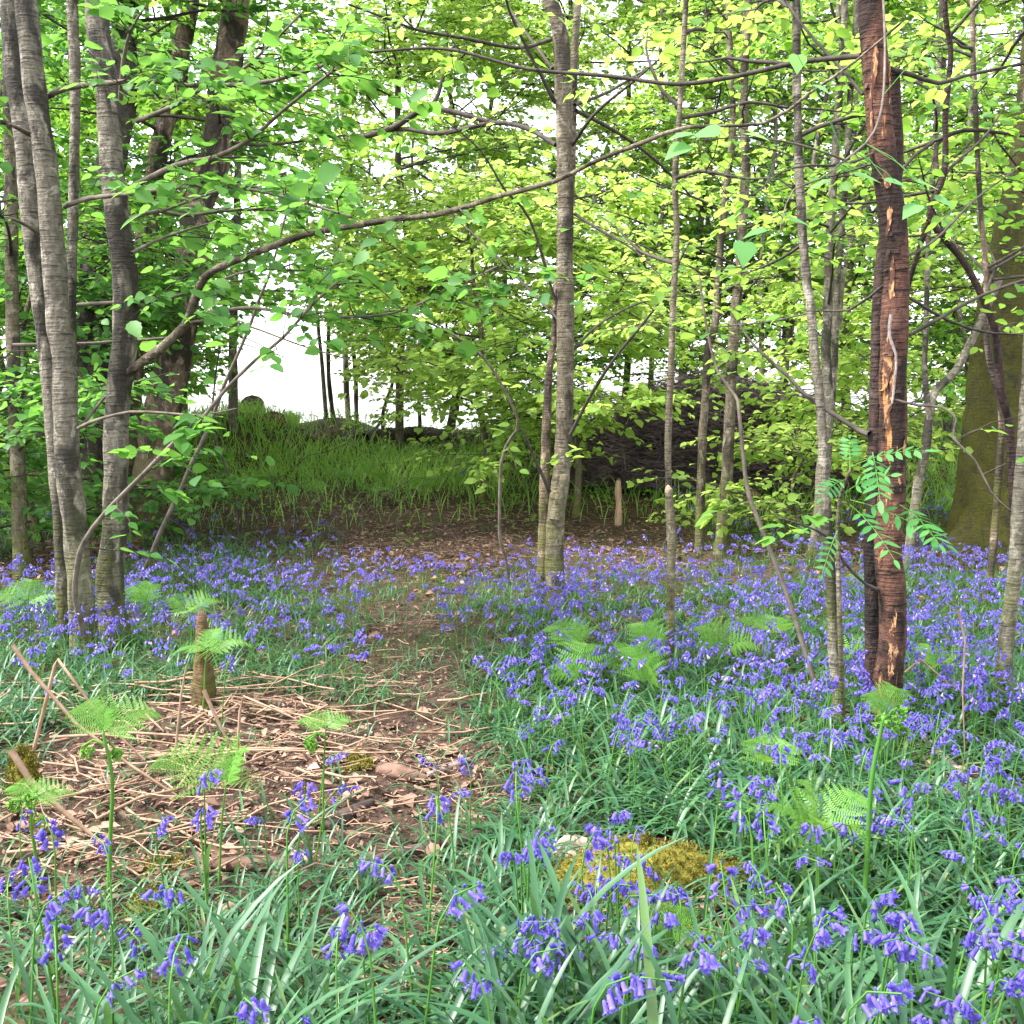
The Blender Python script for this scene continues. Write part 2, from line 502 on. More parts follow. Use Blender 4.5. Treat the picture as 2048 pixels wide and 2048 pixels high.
def in_clearing(P):
    """the opening towards the lake: a tunnel through the wood's edge that widens away from the path"""
    y = np.maximum(P[:, 1], 0.1)
    cx = -0.216 * y
    cz = CAM_H + 0.022 * y
    wx = 0.052 * y; wz = 0.062 * y
    j = 0.25 * np.sin(P[:, 0] * 9) * np.sin(P[:, 2] * 7 + P[:, 1] * 3)
    return (P[:, 1] > 3.3) & (((P[:, 0] - cx) / wx) ** 2 + ((P[:, 2] - cz) / wz) ** 2 < 1 + j)

def spray(paths, per_m, tw_len, n_leaf, leaf_len, r, t0=0.15, droop=0.25, flat=0.45, detail=False, tw_r=0.003, spread=(25, 85), leaf_out=None, twig_out=None, keep_out=True):
    """twigs along each limb and leaves along each twig, held in flat tiers"""
    Os, Ts = [], []
    for P in paths:
        seg = np.linalg.norm(np.diff(P, axis=0), axis=1)
        L = np.concatenate([[0], np.cumsum(seg)])
        n = max(1, int(L[-1] * per_m + r.uniform(0, 1)))
        s = (t0 + (1 - t0) * r.uniform(0, 1, n) ** 0.8) * L[-1]
        Os.append(np.stack([np.interp(s, L, P[:, k]) for k in range(3)], 1))
        d = norm(np.gradient(P, axis=0))
        Ts.append(np.stack([np.interp(s, L, d[:, k]) for k in range(3)], 1))
    O = np.concatenate(Os); T = norm(np.concatenate(Ts)); N = len(O)
    a = np.radians(r.uniform(spread[0], spread[1], N)) * r.choice([-1, 1], N)
    hz = np.hypot(T[:, 0], T[:, 1]) < 0.5
    a = np.where(hz, r.uniform(0, 6.28, N), a)
    base = np.where(hz[:, None], np.array([[1.0, 0, 0]]), T)
    D = np.stack([base[:, 0] * np.cos(a) - base[:, 1] * np.sin(a), base[:, 0] * np.sin(a) + base[:, 1] * np.cos(a), r.uniform(-0.15, 0.35, N)], 1)
    D = norm(D)
    ln = tw_len * r.uniform(0.45, 1.25, N)
    dr = droop * r.uniform(0.3, 1.4, N)
    def pos(s):
        p = O[:, None, :] + D[:, None, :] * (ln[:, None] * s)[..., None]
        p[..., 2] -= (dr * ln)[:, None] * s * s
        return p
    sk = np.linspace(0, 1, 4)[None, :].repeat(N, 0)
    P = pos(sk)
    P[:, 1:3] += r.normal(0, 0.02, (N, 2, 3)) * ln[:, None, None]
    ok = np.ones(N, bool)
    if keep_out:
        ok = ~in_clearing(P[:, 3]) & ~in_clearing(P[:, 1])
    if twig_out is not None and ok.any():
        R = tw_r * np.array([1.0, 0.8, 0.55, 0.25])[None, :] * r.uniform(0.7, 1.4, N)[:, None]
        V, Q = tubes(P[ok], R[ok], 3)
        twig_out.add(V, None, Q)
    s = r.uniform(0.12, 1.0, (N, n_leaf)); s[:, 0] = 1.0
    LP = pos(s)[ok].reshape(-1, 3)
    n2 = len(LP)
    if n2 == 0: return
    Dn = np.repeat(D[ok], n_leaf, 0)
    la = np.radians(r.uniform(15, 80, n2)) * r.choice([-1, 1], n2)
    LD = np.stack([Dn[:, 0] * np.cos(la) - Dn[:, 1] * np.sin(la), Dn[:, 0] * np.sin(la) + Dn[:, 1] * np.cos(la), Dn[:, 2] - r.uniform(-0.1, 0.7, n2)], 1)
    NN = np.array([0, 0, 1.0]) + r.normal(0, flat, (n2, 3))
    size = leaf_len * np.clip(r.lognormal(-0.05, 0.28, n2), 0.45, 1.7)
    LP = LP + norm(LD) * 0.012
    if keep_out:
        k = ~in_clearing(LP); LP, LD, NN, size = LP[k], LD[k], NN[k], size[k]
    F = frame(LD, NN) * size[:, None, None]
    F[:, :, 1] *= r.uniform(0.85, 1.2, len(size))[:, None]
    TV, TF = (LEAF_FAR_V, LEAF_FAR_T) if not detail else ((LEAF_FINE_V, LEAF_FINE_T) if detail is True else (LEAF_V, LEAF_T))
    leaf_out.add(inst(TV, F, LP), inst_faces(TF, len(TV), len(LP)))

def auto_limbs(base_path, n, reach, t_lo, t_hi, r, rise=0.35, az=None):
    """limbs leaving a stem; returned as polylines"""
    out = []
    L = np.linspace(0, 1, len(base_path))
    for k in range(n):
        t = r.uniform(t_lo, t_hi)
        o = np.array([np.interp(t, L, base_path[:, c]) for c in range(3)])
        a = r.uniform(0, 2 * math.pi) if az is None else math.radians(r.uniform(*az))
        ln = reach * r.uniform(0.5, 1.15) * (1.15 - 0.5 * t)
        up = rise * r.uniform(0.1, 1.5)
        p = [o]
        d = np.array([math.cos(a), math.sin(a), up])
        m = 5
        for i in range(m):
            d = d + r.normal(0, 0.16, 3) + np.array([0, 0, -0.10 * rise])
            p.append(p[-1] + norm(d) * ln / m)
        out.append(np.array(p))
    return out

def limb_mesh(buf, path, r0, r1, sides=5):
    S = spline(path, max(0.05, np.linalg.norm(path[-1] - path[0]) / 12))
    R = np.linspace(r0, r1, len(S))
    V, Q = tubes(S[None], R[None], sides)
    buf.add(V, None, Q)
    return S

# ------------------------------------------------------------------ the trees one can tell apart
def px_tree(name, label, base_px, stems, bark_m, base=None):
    """stems: list of (pixel points, depth0, depth1, half width in px at foot, at top, part name)"""
    d = stems[0][1]
    b = at(base_px[0], base_px[1], d) if base is None else base
    b = np.array([b[0], b[1], g(b[0], b[1])])
    t = thing(name, b, label, 'tree')
    paths = []
    for k, st in enumerate(stems):
        pts, d0, d1, w0, w1, pname = st[:6]
        mat = st[6] if len(st) > 6 else bark_m
        P = px_path(pts, d0, d1)
        R = np.linspace(w0, w1, len(P)) * np.linspace(d0, d1, len(P)) / FOC
        if k == 0 or pname == 'stem':
            gz = g(P[0][0], P[0][1])
            if P[0][2] > gz - 0.02 and P[0][2] < gz + 0.6:
                P = np.vstack([[P[0][0], P[0][1], gz - 0.05], P]); R = np.concatenate([[R[0] * 1.05], R])
        bf = Buf()
        big = R[0] > 0.02
        S, _ = trunk_tube(bf, P, R, sides=16 if big else 7, step=0.04 if big else 0.06, rough=0.055 if big else 0.09,
                          flare=0.35 if pname in ('trunk', 'stem') and big else 0, seed=len(ORIGIN) + k)
        bf.build(pname, mat, t, True)
        paths.append(S)
    return t, paths

def d_at(py):            # depth of flat ground seen at that height of the photograph
    return CAM_H * FOC / (py - 800.0)

DA = d_at(1312)
def add_branches(t, specs, mat, depth, rr=None):
    """specs: (points, d0, d1, half width px at start, at end)"""
    out = []
    for pts, d0, d1, w0, w1 in specs:
        P = px_path(pts, d0, d1)
        bf = Buf()
        S, _ = trunk_tube(bf, P, np.linspace(w0, w1, len(P)) * np.linspace(d0, d1, len(P)) / FOC, sides=7, step=0.05, rough=0.08, seed=int(pts[0][0] + pts[0][1]))
        bf.build('branch', mat, t, True)
        out.append(S)
    return out

rl = np.random.default_rng(5)

# --- left clump, front: three grey stems
TA, pa = px_tree('grey_barked_tree', 'pale grey tree at far left with a dark scar and slim stems beside it', (167, 1278), [
    ([(167, 1270), (157, 1143), (142, 962), (129, 781), (111, 600), (110, 543), (97, 362), (69, 181), (60, 83), (44, -60), (30, -260)], DA, DA - .1, 25, 19, 'trunk'),
    ([(128, 1225), (127, 1143), (113, 962), (101, 781), (79, 600), (72, 543), (56, 362), (39, 217), (20, 40), (0, -200)], DA + .1, DA + .25, 12, 19, 'stem'),
    ([(138, 800), (143, 763), (145, 709), (143, 600), (144, 543), (147, 362), (150, 181), (145, 36), (140, -200)], DA + .02, DA + .15, 9, 11, 'branch'),
], M['bark_grey'])
brA = add_branches(TA, [
    ([(91, 196), (127, 178), (192, 168), (308, 163), (380, 172), (507, 168), (580, 152), (663, 123), (699, 91)], DA, DA - .5, 6, 3),
    ([(130, 413), (181, 397), (254, 389), (362, 375), (417, 370), (507, 380), (598, 402), (699, 433)], DA, DA - .6, 5, 2.5),
    ([(25, 690), (100, 688), (156, 687), (225, 683), (330, 676)], DA + .3, DA + .5, 4, 3),
    ([(156, 858), (175, 838), (206, 798), (216, 790)], DA - .05, DA + .2, 4, 2),
    ([(156, 858), (190, 842), (260, 824), (330, 826), (400, 830), (470, 818)], DA - .05, DA - .3, 4, 1.5),
    ([(167, 1268), (159, 1227), (150, 1187), (156, 1125), (170, 1082), (210, 1027), (286, 950), (351, 882), (406, 835), (446, 785), (507, 723), (565, 676), (634, 600), (700, 545)], DA - .22, DA - .5, 6.5, 2.5),
    ([(110, 490), (60, 455), (25, 438)], DA, DA - .2, 5, 3),
    ([(65, 272), (40, 258), (20, 250)], DA, DA - .2, 5, 3),
], M['twig'], DA)

TB, pb = px_tree('grey_barked_tree', 'grey tree with a dark flank and a long arching low limb', (231, 1280), [
    ([(231, 1275), (229, 1143), (229, 998), (231, 890), (235, 781), (244, 709), (250, 620), (247, 543), (224, 362), (212, 181), (195, 25), (185, -120), (180, -300)], DA + .12, DA + .1, 26, 21, 'trunk'),
    ([(262, 745), (273, 734), (319, 701), (370, 651), (388, 607), (399, 572), (424, 543), (489, 514), (543, 493), (616, 467), (699, 453), (783, 438), (870, 429), (946, 409), (1000, 391), (1109, 362), (1181, 326), (1290, 283), (1373, 255), (1529, 246), (1616, 188), (1710, 123), (1800, 47)], DA + .1, DA - 1.3, 9.5, 2.2, 'bough', M['bark_mid']),
], M['bark_grey'])
brB = add_branches(TB, [
    ([(250, 380), (355, 330), (431, 315), (500, 279), (558, 228), (616, 181), (670, 140)], DA, DA - .4, 6, 2.5),
    ([(257, 438), (319, 422), (362, 431), (471, 420), (543, 420), (600, 430)], DA, DA + .3, 4.5, 2),
    ([(319, 424), (440, 380), (500, 370), (570, 345)], DA, DA + .3, 3, 1.5),
    ([(264, 507), (312, 482), (388, 456), (450, 440)], DA, DA + .4, 4, 1.5),
    ([(156, 609), (225, 605), (275, 603), (344, 594), (409, 572), (507, 540), (616, 540), (700, 520)], DA + .3, DA - .2, 4, 1.5),
    ([(388, 630), (435, 623), (507, 616), (598, 630), (699, 634), (790, 625), (900, 580), (990, 535)], DA - .1, DA - .5, 4, 1.8),
    ([(275, 243), (344, 214), (400, 180), (470, 150), (540, 90), (600, 30)], DA, DA - .4, 5, 2),
    ([(242, 200), (247, 120), (262, 60), (290, 15)], DA - .1, DA - .3, 5, 2),
    ([(372, 645), (420, 640), (470, 645), (520, 660), (600, 690), (700, 720)], DA - .1, DA - .4, 3, 1.5),
], M['twig'], DA)
lf, tw = Buf(), Buf()
spray(brA[:2] + [brA[5][-30:]], 20, 0.40, 9, 0.046, rl, t0=0.2, detail=True, leaf_out=lf, twig_out=tw, tw_r=0.0022)
spray(brA[2:5], 6, 0.25, 4, 0.05, rl, t0=0.4, detail=True, leaf_out=lf, twig_out=tw, tw_r=0.0016)
lf.build('crown', M['leaf_hazel'], TA); tw.build('twigs', M['twig_dark'], TA)
lf, tw = Buf(), Buf()
spray(brB, 20, 0.42, 9, 0.046, rl, t0=0.2, detail=True, leaf_out=lf, twig_out=tw, tw_r=0.0022)
spray([pb[1][len(pb[1]) // 5: len(pb[1]) * 3 // 5]], 6, 0.5, 7, 0.046, rl, t0=0.2, detail=True, leaf_out=lf, twig_out=tw, tw_r=0.0022)
lf.build('crown', M['leaf_hazel'], TB); tw.build('twigs', M['twig_dark'], TB)

# --- darker, thicker trees behind them
DD = d_at(1075)
TD, pd_ = px_tree('dark_trunked_tree', 'thick blackish trunk standing between the two pale grey trees', (187, 1078), [
    ([(187, 1075), (183, 962), (183, 781), (192, 600), (200, 450), (225, 300), (245, 200), (255, 60), (262, -120), (268, -330)], DD, DD, 34, 22, 'trunk')], M['bark_dark'])
TE, pe = px_tree('leaning_tree', 'leaning scaly-barked tree with black and lichen-flecked foot beside the opening', (285, 1066), [
    ([(285, 1062), (299, 962), (315, 890), (335, 781), (355, 672), (362, 600), (378, 543), (385, 471), (399, 399), (422, 326), (437, 254), (442, 199), (465, 54), (478, -60), (500, -300)], DD - .2, DD + .3, 38, 24, 'trunk'),
    ([(272, 1050), (265, 850), (272, 640), (285, 500), (295, 420), (312, 340), (330, 260), (350, 190), (365, 100), (378, 20), (395, -200)], DD + .3, DD + .6, 22, 16, 'stem')], M['bark_scaly'])
DF = d_at(1150)
TF_, pf = px_tree('slim_tree', 'slim dim tree at the left edge behind ferns', (45, 1150), [
    ([(45, 1145), (36, 1000), (30, 850), (24, 600), (20, 300), (14, 0), (10, -250)], DF, DF + .2, 15, 10, 'trunk')], M['bark_mid'])
for t, pth, nl, tl, mat, ext in ((TD, pd_[0], 15, 0.25, 'leaf_hazel', 1.5), (TE, pe[0], 17, 0.32, 'leaf_mid', 1.9), (TE, pe[1], 8, 0.35, 'leaf_hazel', 1.4), (TF_, pf[0], 15, 0.15, 'leaf_hazel', 1.1)):
    limbs = auto_limbs(pth, nl, ext, tl, 0.98, rl)
    bw, lf = Buf(), Buf()
    S = [limb_mesh(bw, q, 0.014, 0.003) for q in limbs]
    spray(S, 22, 0.5, 12, 0.055, rl, t0=0.15, detail='mid', leaf_out=lf, twig_out=bw)
    bw.build('branches', M['twig_dark'], t); lf.build('crown', M[mat], t)

# --- centre: the forked tree
DG = d_at(1232)
TG, pg_ = px_tree('forked_tree', 'slender forked grey tree in the middle with a dead stem pressed to it', (1111, 1207), [
    ([(1111, 1200), (1108, 1107), (1111, 1035), (1120, 962), (1125, 890), (1128, 781), (1130, 600), (1129, 543), (1132, 362), (1126, 181), (1121, 72), (1112, 30), (1092, -40), (1070, -250)], DG, DG, 19, 14, 'trunk'),
    ([(1084, 1188), (1088, 1035), (1090, 962), (1091, 890), (1094, 817), (1099, 745), (1109, 672), (1112, 600), (1114, 560)], DG + .03, DG + .06, 13, 4, 'stem', M['bark_scaly']),
    ([(1136, 480), (1141, 400), (1145, 300), (1147, 180), (1149, 100), (1154, 20), (1165, -100), (1175, -260)], DG + .05, DG + .1, 6, 8, 'branch'),
    ([(1109, 1040), (1118, 1000), (1128, 950)], DG - .03, DG - .02, 12, 10, 'burl'),
], M['bark_mid'])
brG = add_branches(TG, [
    ([(1101, 80), (1036, 96), (928, 76), (837, 60), (772, 36), (700, 10)], DG, DG - .5, 4, 2),
    ([(1109, 206), (1065, 120), (1018, 22), (1000, -60)], DG, DG - .4, 4, 2),
    ([(1105, 138), (1043, 54), (1011, 7)], DG, DG + .4, 3.5, 2),
    ([(1112, 290), (1054, 257), (989, 246), (880, 265), (812, 257), (760, 262)], DG, DG + .6, 5, 4),
    ([(989, 246), (860, 218), (783, 257), (703, 279)], DG + .3, DG + .6, 5, 6),
    ([(858, 220), (877, 188), (890, 140), (906, 94)], DG + .5, DG + .5, 5, 2.5),
    ([(1145, 290), (1192, 225), (1272, 159), (1350, 90)], DG, DG - .6, 4, 1.5),
    ([(1152, 221), (1239, 268), (1310, 320), (1380, 390)], DG, DG + .6, 4, 2),
    ([(1149, 210), (1214, 185), (1290, 140)], DG, DG + .3, 4, 2),
    ([(1149, 428), (1199, 460), (1268, 500), (1330, 560)], DG, DG - .3, 3.5, 1.5),
    ([(1140, 870), (1188, 781), (1236, 709), (1322, 600), (1370, 500)], DG - .05, DG - .5, 4, 2),
    ([(1100, 985), (1065, 908), (1044, 861)], DG - .05, DG - .2, 4, 2),
    ([(1110, 600), (1060, 440), (1010, 380), (960, 300), (890, 240)], DG, DG - .5, 3, 1.3),
    ([(1118, 640), (1040, 560), (960, 480), (900, 430)], DG, DG + .5, 3, 1.3),
    ([(1145, 700), (1210, 640), (1300, 600), (1400, 590)], DG, DG + .4, 3, 1.3),
], M['twig_dark'], DG)
lf, tw = Buf(), Buf()
spray(brG, 6, 0.36, 5, 0.04, rl, t0=0.3, detail=True, leaf_out=lf, twig_out=tw, tw_r=0.002)
lf.build('crown', M['leaf_lime'], TG); tw.build('twigs', M['twig_dark'], TG)

# --- right of centre: slim stems
DH = d_at(1350)
TH, ph_ = px_tree('thin_tree', 'thin pole tree with a splintered pale stub at knee height', (1338, 1352), [
    ([(1338, 1345), (1340, 1288), (1342, 1180), (1344, 1071), (1340, 1010), (1338, 978)], DH, DH, 10, 7.5, 'trunk'),
    ([(1342, 1150), (1340, 1071), (1336, 926), (1338, 817), (1341, 745), (1346, 600), (1353, 471), (1350, 362), (1355, 290), (1362, 181), (1371, 36), (1378, -120), (1385, -300)], DH + .06, DH + .1, 7.5, 5, 'stem'),
], M['bark_mid'])
bf = Buf()
S, _ = trunk_tube(bf, px_path([(1338, 982), (1337, 976), (1335, 970)], DH), np.array([7.8, 6.0, 2.0]) * DH / FOC, 9, 0.01, 0.25, seed=4)
bf.build('splintered_top', M['wood_pale'], TH)
DI = d_at(1110)
TI, pi_ = px_tree('thin_tree', 'thin brown sapling nearest the dark brush heap', (1399, 1112), [
    ([(1399, 1107), (1403, 926), (1409, 817), (1415, 709), (1430, 652), (1438, 543), (1443, 471), (1455, 362), (1466, 254), (1460, 109), (1457, 25), (1450, -250)], DI, DI + .1, 9, 5, 'trunk')], M['bark_mid'])
TJ, pj = px_tree('slim_tree', 'straight brown-grey slim tree right of the thin sapling', (1440, 1115), [
    ([(1440, 1112), (1452, 962), (1461, 854), (1465, 745), (1473, 600), (1477, 543), (1490, 362), (1488, 254), (1491, 109), (1497, -40), (1500, -260)], DI - .1, DI, 12, 7, 'trunk')], M['bark_mid'])
DK = d_at(1470)
TK, pk = px_tree('slim_tree', 'slim grey mossy-footed tree just left of the red-brown trunk', (1672, 1472), [
    ([(1673, 1465), (1676, 1400), (1666, 1288), (1660, 1143), (1654, 1035), (1648, 926), (1642, 817), (1630, 709), (1621, 600), (1612, 543), (1599, 362), (1594, 181), (1593, 36), (1590, -100), (1586, -300)], DK, DK + .15, 11.5, 7.5, 'trunk')], M['bark_grey'])
DL = d_at(1140)
TL, pl = px_tree('twin_stemmed_tree', 'two slim stems rising behind the grey mossy-footed tree', (1640, 1142), [
    ([(1625, 1135), (1638, 998), (1643, 926), (1656, 817), (1652, 709), (1658, 600), (1656, 543), (1660, 435), (1668, 326), (1680, 181), (1687, 72), (1690, -200)], DL, DL + .1, 11, 6.5, 'trunk'),
    ([(1640, 1138), (1650, 1000), (1664, 800), (1670, 688), (1676, 543), (1682, 471), (1690, 362), (1700, 200), (1712, 30), (1720, -200)], DL + .15, DL + .3, 8, 5, 'stem'),
    ([(1676, 660), (1688, 543), (1710, 460), (1732, 391), (1760, 300)], DL + .1, DL, 5, 3, 'branch'),
], M['bark_grey'])
DM = d_at(1490)
TM, pm = px_tree('red_brown_tree', 'red-brown peeling trunk with orange bare patches and a dark companion stem', (1766, 1478), [
    ([(1764, 1470), (1769, 1411), (1778, 1332), (1786, 1270), (1785, 1180), (1776, 1107), (1782, 1035), (1789, 926), (1790, 817), (1790, 709), (1793, 616), (1790, 543), (1784, 471), (1773, 399), (1764, 326), (1757, 254), (1753, 181), (1747, 109), (1741, 36), (1738, -60), (1730, -300)], DM, DM, 28, 23.5, 'trunk'),
    ([(1744, 1455), (1743, 1332), (1744, 1288), (1742, 1107), (1749, 962), (1754, 817), (1757, 700), (1760, 600), (1770, 500), (1784, 420), (1795, 326), (1793, 240), (1789, 170), (1786, 140)], DM + .07, DM + .07, 16, 13, 'stem', M['bark_red_dark']),
    ([(1783, 629), (1779, 672), (1792, 709), (1790, 763), (1785, 806)], DM - .06, DM - .055, 3.6, 2.2, 'dead_twig', M['log_grey']),
], M['bark_red'])
# curling flakes of bark that stand off the trunk, and bare tan wood where it has peeled away
rp = np.random.default_rng(21)
def trunk_at(path, py):
    _, pys = project(path)
    i = int(np.argmin(np.abs(pys - py)))
    return path[i]
def peel(t, path, py, ang, w, h, curl, mat, name, R):
    c = trunk_at(path, py)
    n, m = (12, 6) if curl == 0 else (5, 4)
    V = []
    sh = 0.0
    for i in range(n):
        u = i / (n - 1)
        k = (.25 + .75 * math.sin(math.pi * min(1, max(0, u))) ** .6) * rp.uniform(.6, 1.1) if curl == 0 else 1
        sh += rp.normal(0, .05)
        for j in range(m):
            a = ang + sh * (curl == 0) + (j / (m - 1) - 0.5) * w * k * (1 + rp.normal(0, 0.06))
            rr = R * 1.04 + 0.0012 + curl * u ** 2 + rp.normal(0, 0.0006)
            V.append((c[0] + rr * math.sin(a), c[1] - rr * math.cos(a), c[2] + (0.5 - u) * h * (1 + rp.normal(0, 0.04))))
    q = [(i * m + j, i * m + j + 1, (i + 1) * m + j + 1, (i + 1) * m + j) for i in range(n - 1) for j in range(m - 1)]
    bf = Buf(); bf.add(V, None, q); bf.build(name, mat, t, True)
RM = 24.5 * DM / FOC
t_ = NT('bare_wood')
n1 = t_.noise(t_.pos((1, 1, .25)), 55, 5, .65, .4); n2 = t_.noise(t_.pos((1, 1, .5)), 32, 5, .7, .5)
c_ = t_.mix(t_.step(n1, .3, .7), (0.27, 0.11, 0.045), (0.54, 0.33, 0.17))
c_ = t_.mix(t_.step(n2, .45, .53), c_, (0.085, 0.04, 0.028))
b_ = t_.bsdf(c_, .8, .2); t_.link(t_.bump(n1, .6, .01), b_.inputs['Normal'])
M['bare_wood'] = t_.done(b_.outputs[0])
for py, ang, w, h in ((150, -.5, .5, .14), (215, -.75, .35, .18), (190, .55, .3, .12), (345, -.55, .6, .05), (450, -.6, .4, .1), (570, -.62, .42, .16), (690, -.62, .75, .2), (765, -.62, .7, .22), (900, .7, .4, .06), (950, .1, .35, .04), (1060, -.55, .7, .18), (1110, -.65, .45, .05), (1250, -.45, .8, .2), (1310, -.6, .7, .14), (1370, -.75, .4, .1), (640, 0.35, .9, .03)):
    peel(TM, pm[0], py, ang, w, h, 0.0, M['bare_wood'], 'bare_patch', RM * (1.0 if py < 1300 else 1.12))
for k in range(34):
    py = rp.uniform(60, 1420)
    peel(TM, pm[0], py, rp.uniform(-1.3, 1.3), rp.uniform(.15, .5), rp.uniform(.005, .018), rp.uniform(.002, .008), M['bark_red'], 'bark_flake', RM * 1.02)
brM = add_branches(TM, [
    ([(1722, 112), (1650, 118), (1583, 127), (1475, 152), (1355, 168), (1217, 152), (1054, 138), (891, 98), (728, 105)], DM, DM + .5, 5.5, 2.5),
    ([(1740, 868), (1717, 861), (1663, 825), (1609, 788), (1580, 756), (1511, 694), (1480, 650)], DM + .05, DM + .3, 6.5, 2),
    ([(1765, 1182), (1732, 1169), (1689, 1125), (1656, 1075), (1610, 1052), (1562, 1038)], DM, DM - .2, 4, 1.6),
    ([(1788, 799), (1837, 810), (1884, 814), (1913, 839), (1906, 875), (1949, 919), (1982, 984), (2018, 1020)], DM - .05, DM - .3, 3, 2),
    ([(1779, 138), (1819, 149), (1877, 167), (1928, 152), (2015, 134), (2080, 120)], DM, DM + .3, 5, 2.5),
    ([(1819, 670), (1884, 634), (1942, 601), (2022, 569), (2090, 550)], DM + .1, DM + .3, 4, 3),
    ([(1805, 590), (1823, 598), (1891, 638), (1964, 663), (2050, 670)], DM, DM + .4, 4, 2),
    ([(1725, 188), (1696, 152), (1656, 109), (1602, 47), (1570, 0)], DM, DM + .2, 3.5, 2.5),
    ([(1800, 520), (1870, 480), (1950, 400), (2030, 340)], DM, DM + .5, 3, 1.5),
    ([(1780, 560), (1700, 620), (1640, 620), (1560, 640), (1430, 655)], DM, DM + .4, 3, 1.3),
    ([(1760, 300), (1690, 330), (1620, 330), (1560, 345), (1520, 380)], DM, DM - .2, 3, 1.3),
], M['twig_dark'], DM)
lf, tw = Buf(), Buf()
spray(brM, 6, 0.32, 5, 0.034, rl, t0=0.35, detail=True, leaf_out=lf, twig_out=tw, tw_r=0.0016)
lf.build('crown', M['leaf_mid'], TM); tw.build('twigs', M['twig_dark'], TM)
# the twig of big heart-shaped leaves that hangs towards the camera
P = px_path([(1745, -160, DM), (1765, -20, 2.3), (1768, 163, 2.0), (1747, 264, 1.9), (1690, 320, 1.85), (1638, 359, 1.8), (1587, 380, 1.78), (1565, 435, 1.76), (1560, 470, 1.75)], 1)
bf = Buf(); S, _ = trunk_tube(bf, P, np.linspace(3.5, 1.0, len(P)) * 1.6 / FOC, 6, 0.03, 0.08, seed=9); bf.build('hanging_twig', M['twig'], TM, True)
P2 = px_path([(1690, 320, 1.85), (1600, 290, 1.75), (1500, 275, 1.7), (1400, 280, 1.66)], 1)
bf = Buf(); trunk_tube(bf, P2, np.linspace(2.5, 1.2, 4) * 1.8 / FOC, 5, 0.03, 0.08, seed=10); bf.build('hanging_twig', M['twig'], TM, True)
HEART = np.array([(0, 0, 0), (-0.06, -0.22, .02), (0.10, -0.42, .05), (0.38, -0.43, .05), (0.70, -0.22, .0), (1.05, 0, -.10), (0.70, 0.22, .0), (0.38, 0.43, .05), (0.10, 0.42, .05), (-0.06, 0.22, .02), (0.12, 0, 0), (0.40, 0, -.01), (0.70, 0, -.04)])
HEART_T = [(0, 1, 10), (1, 2, 10), (2, 11, 10), (2, 3, 11), (3, 4, 12), (3, 12, 11), (4, 5, 12), (5, 6, 12), (6, 7, 12), (7, 11, 12), (7, 8, 11), (8, 10, 11), (8, 9, 10), (9, 0, 10)]
for k, (px, py, d, s, az, tilt) in enumerate([(1385, 268, 1.66, .042, 200, .2), (1440, 262, 1.68, .045, 160, .1), (1490, 268, 1.7, .042, 20, .1), (1375, 290, 1.66, .045, 215, .5), (1490, 485, 1.72, .044, 260, 1.1), (1530, 460, 1.74, .038, 190, .3), (1580, 440, 1.75, .04, 10, .2), (1660, 362, 1.8, .042, 150, .3), (1710, 350, 1.82, .045, 0, .2), (1770, 360, 1.85, .04, 330, .3), (1835, 365, 1.85, .04, 10, .2), (1870, 395, 1.85, .04, 340, .5), (1835, 410, 1.84, .04, 220, .6), (1595, 110, 1.8, .035, 80, .4), (1625, 170, 1.8, .036, 300, .4), (1850, 115, 1.9, .03, 40, .6)]):
    D = np.array([[math.cos(math.radians(az)), math.sin(math.radians(az)) * .6, -tilt]])
    F = frame(D, np.array([[0.1, -0.45, 1.0]]) + rp.normal(0, .15, (1, 3)))[0] * s * 1.02
    c = at(px, py, d)
    bf = Buf(); bf.add((HEART @ F.T) + c, HEART_T)
    near = S[np.argmin(np.linalg.norm(S - c, axis=1))]
    V, Q = tubes(np.array([[c, (c + near) / 2 + (0, 0, .01), near]]), np.array([[.0006, .0007, .0009]]), 3)
    bf.add(V, None, Q)
    bf.build('leaf', M['leaf_birch'], TM)

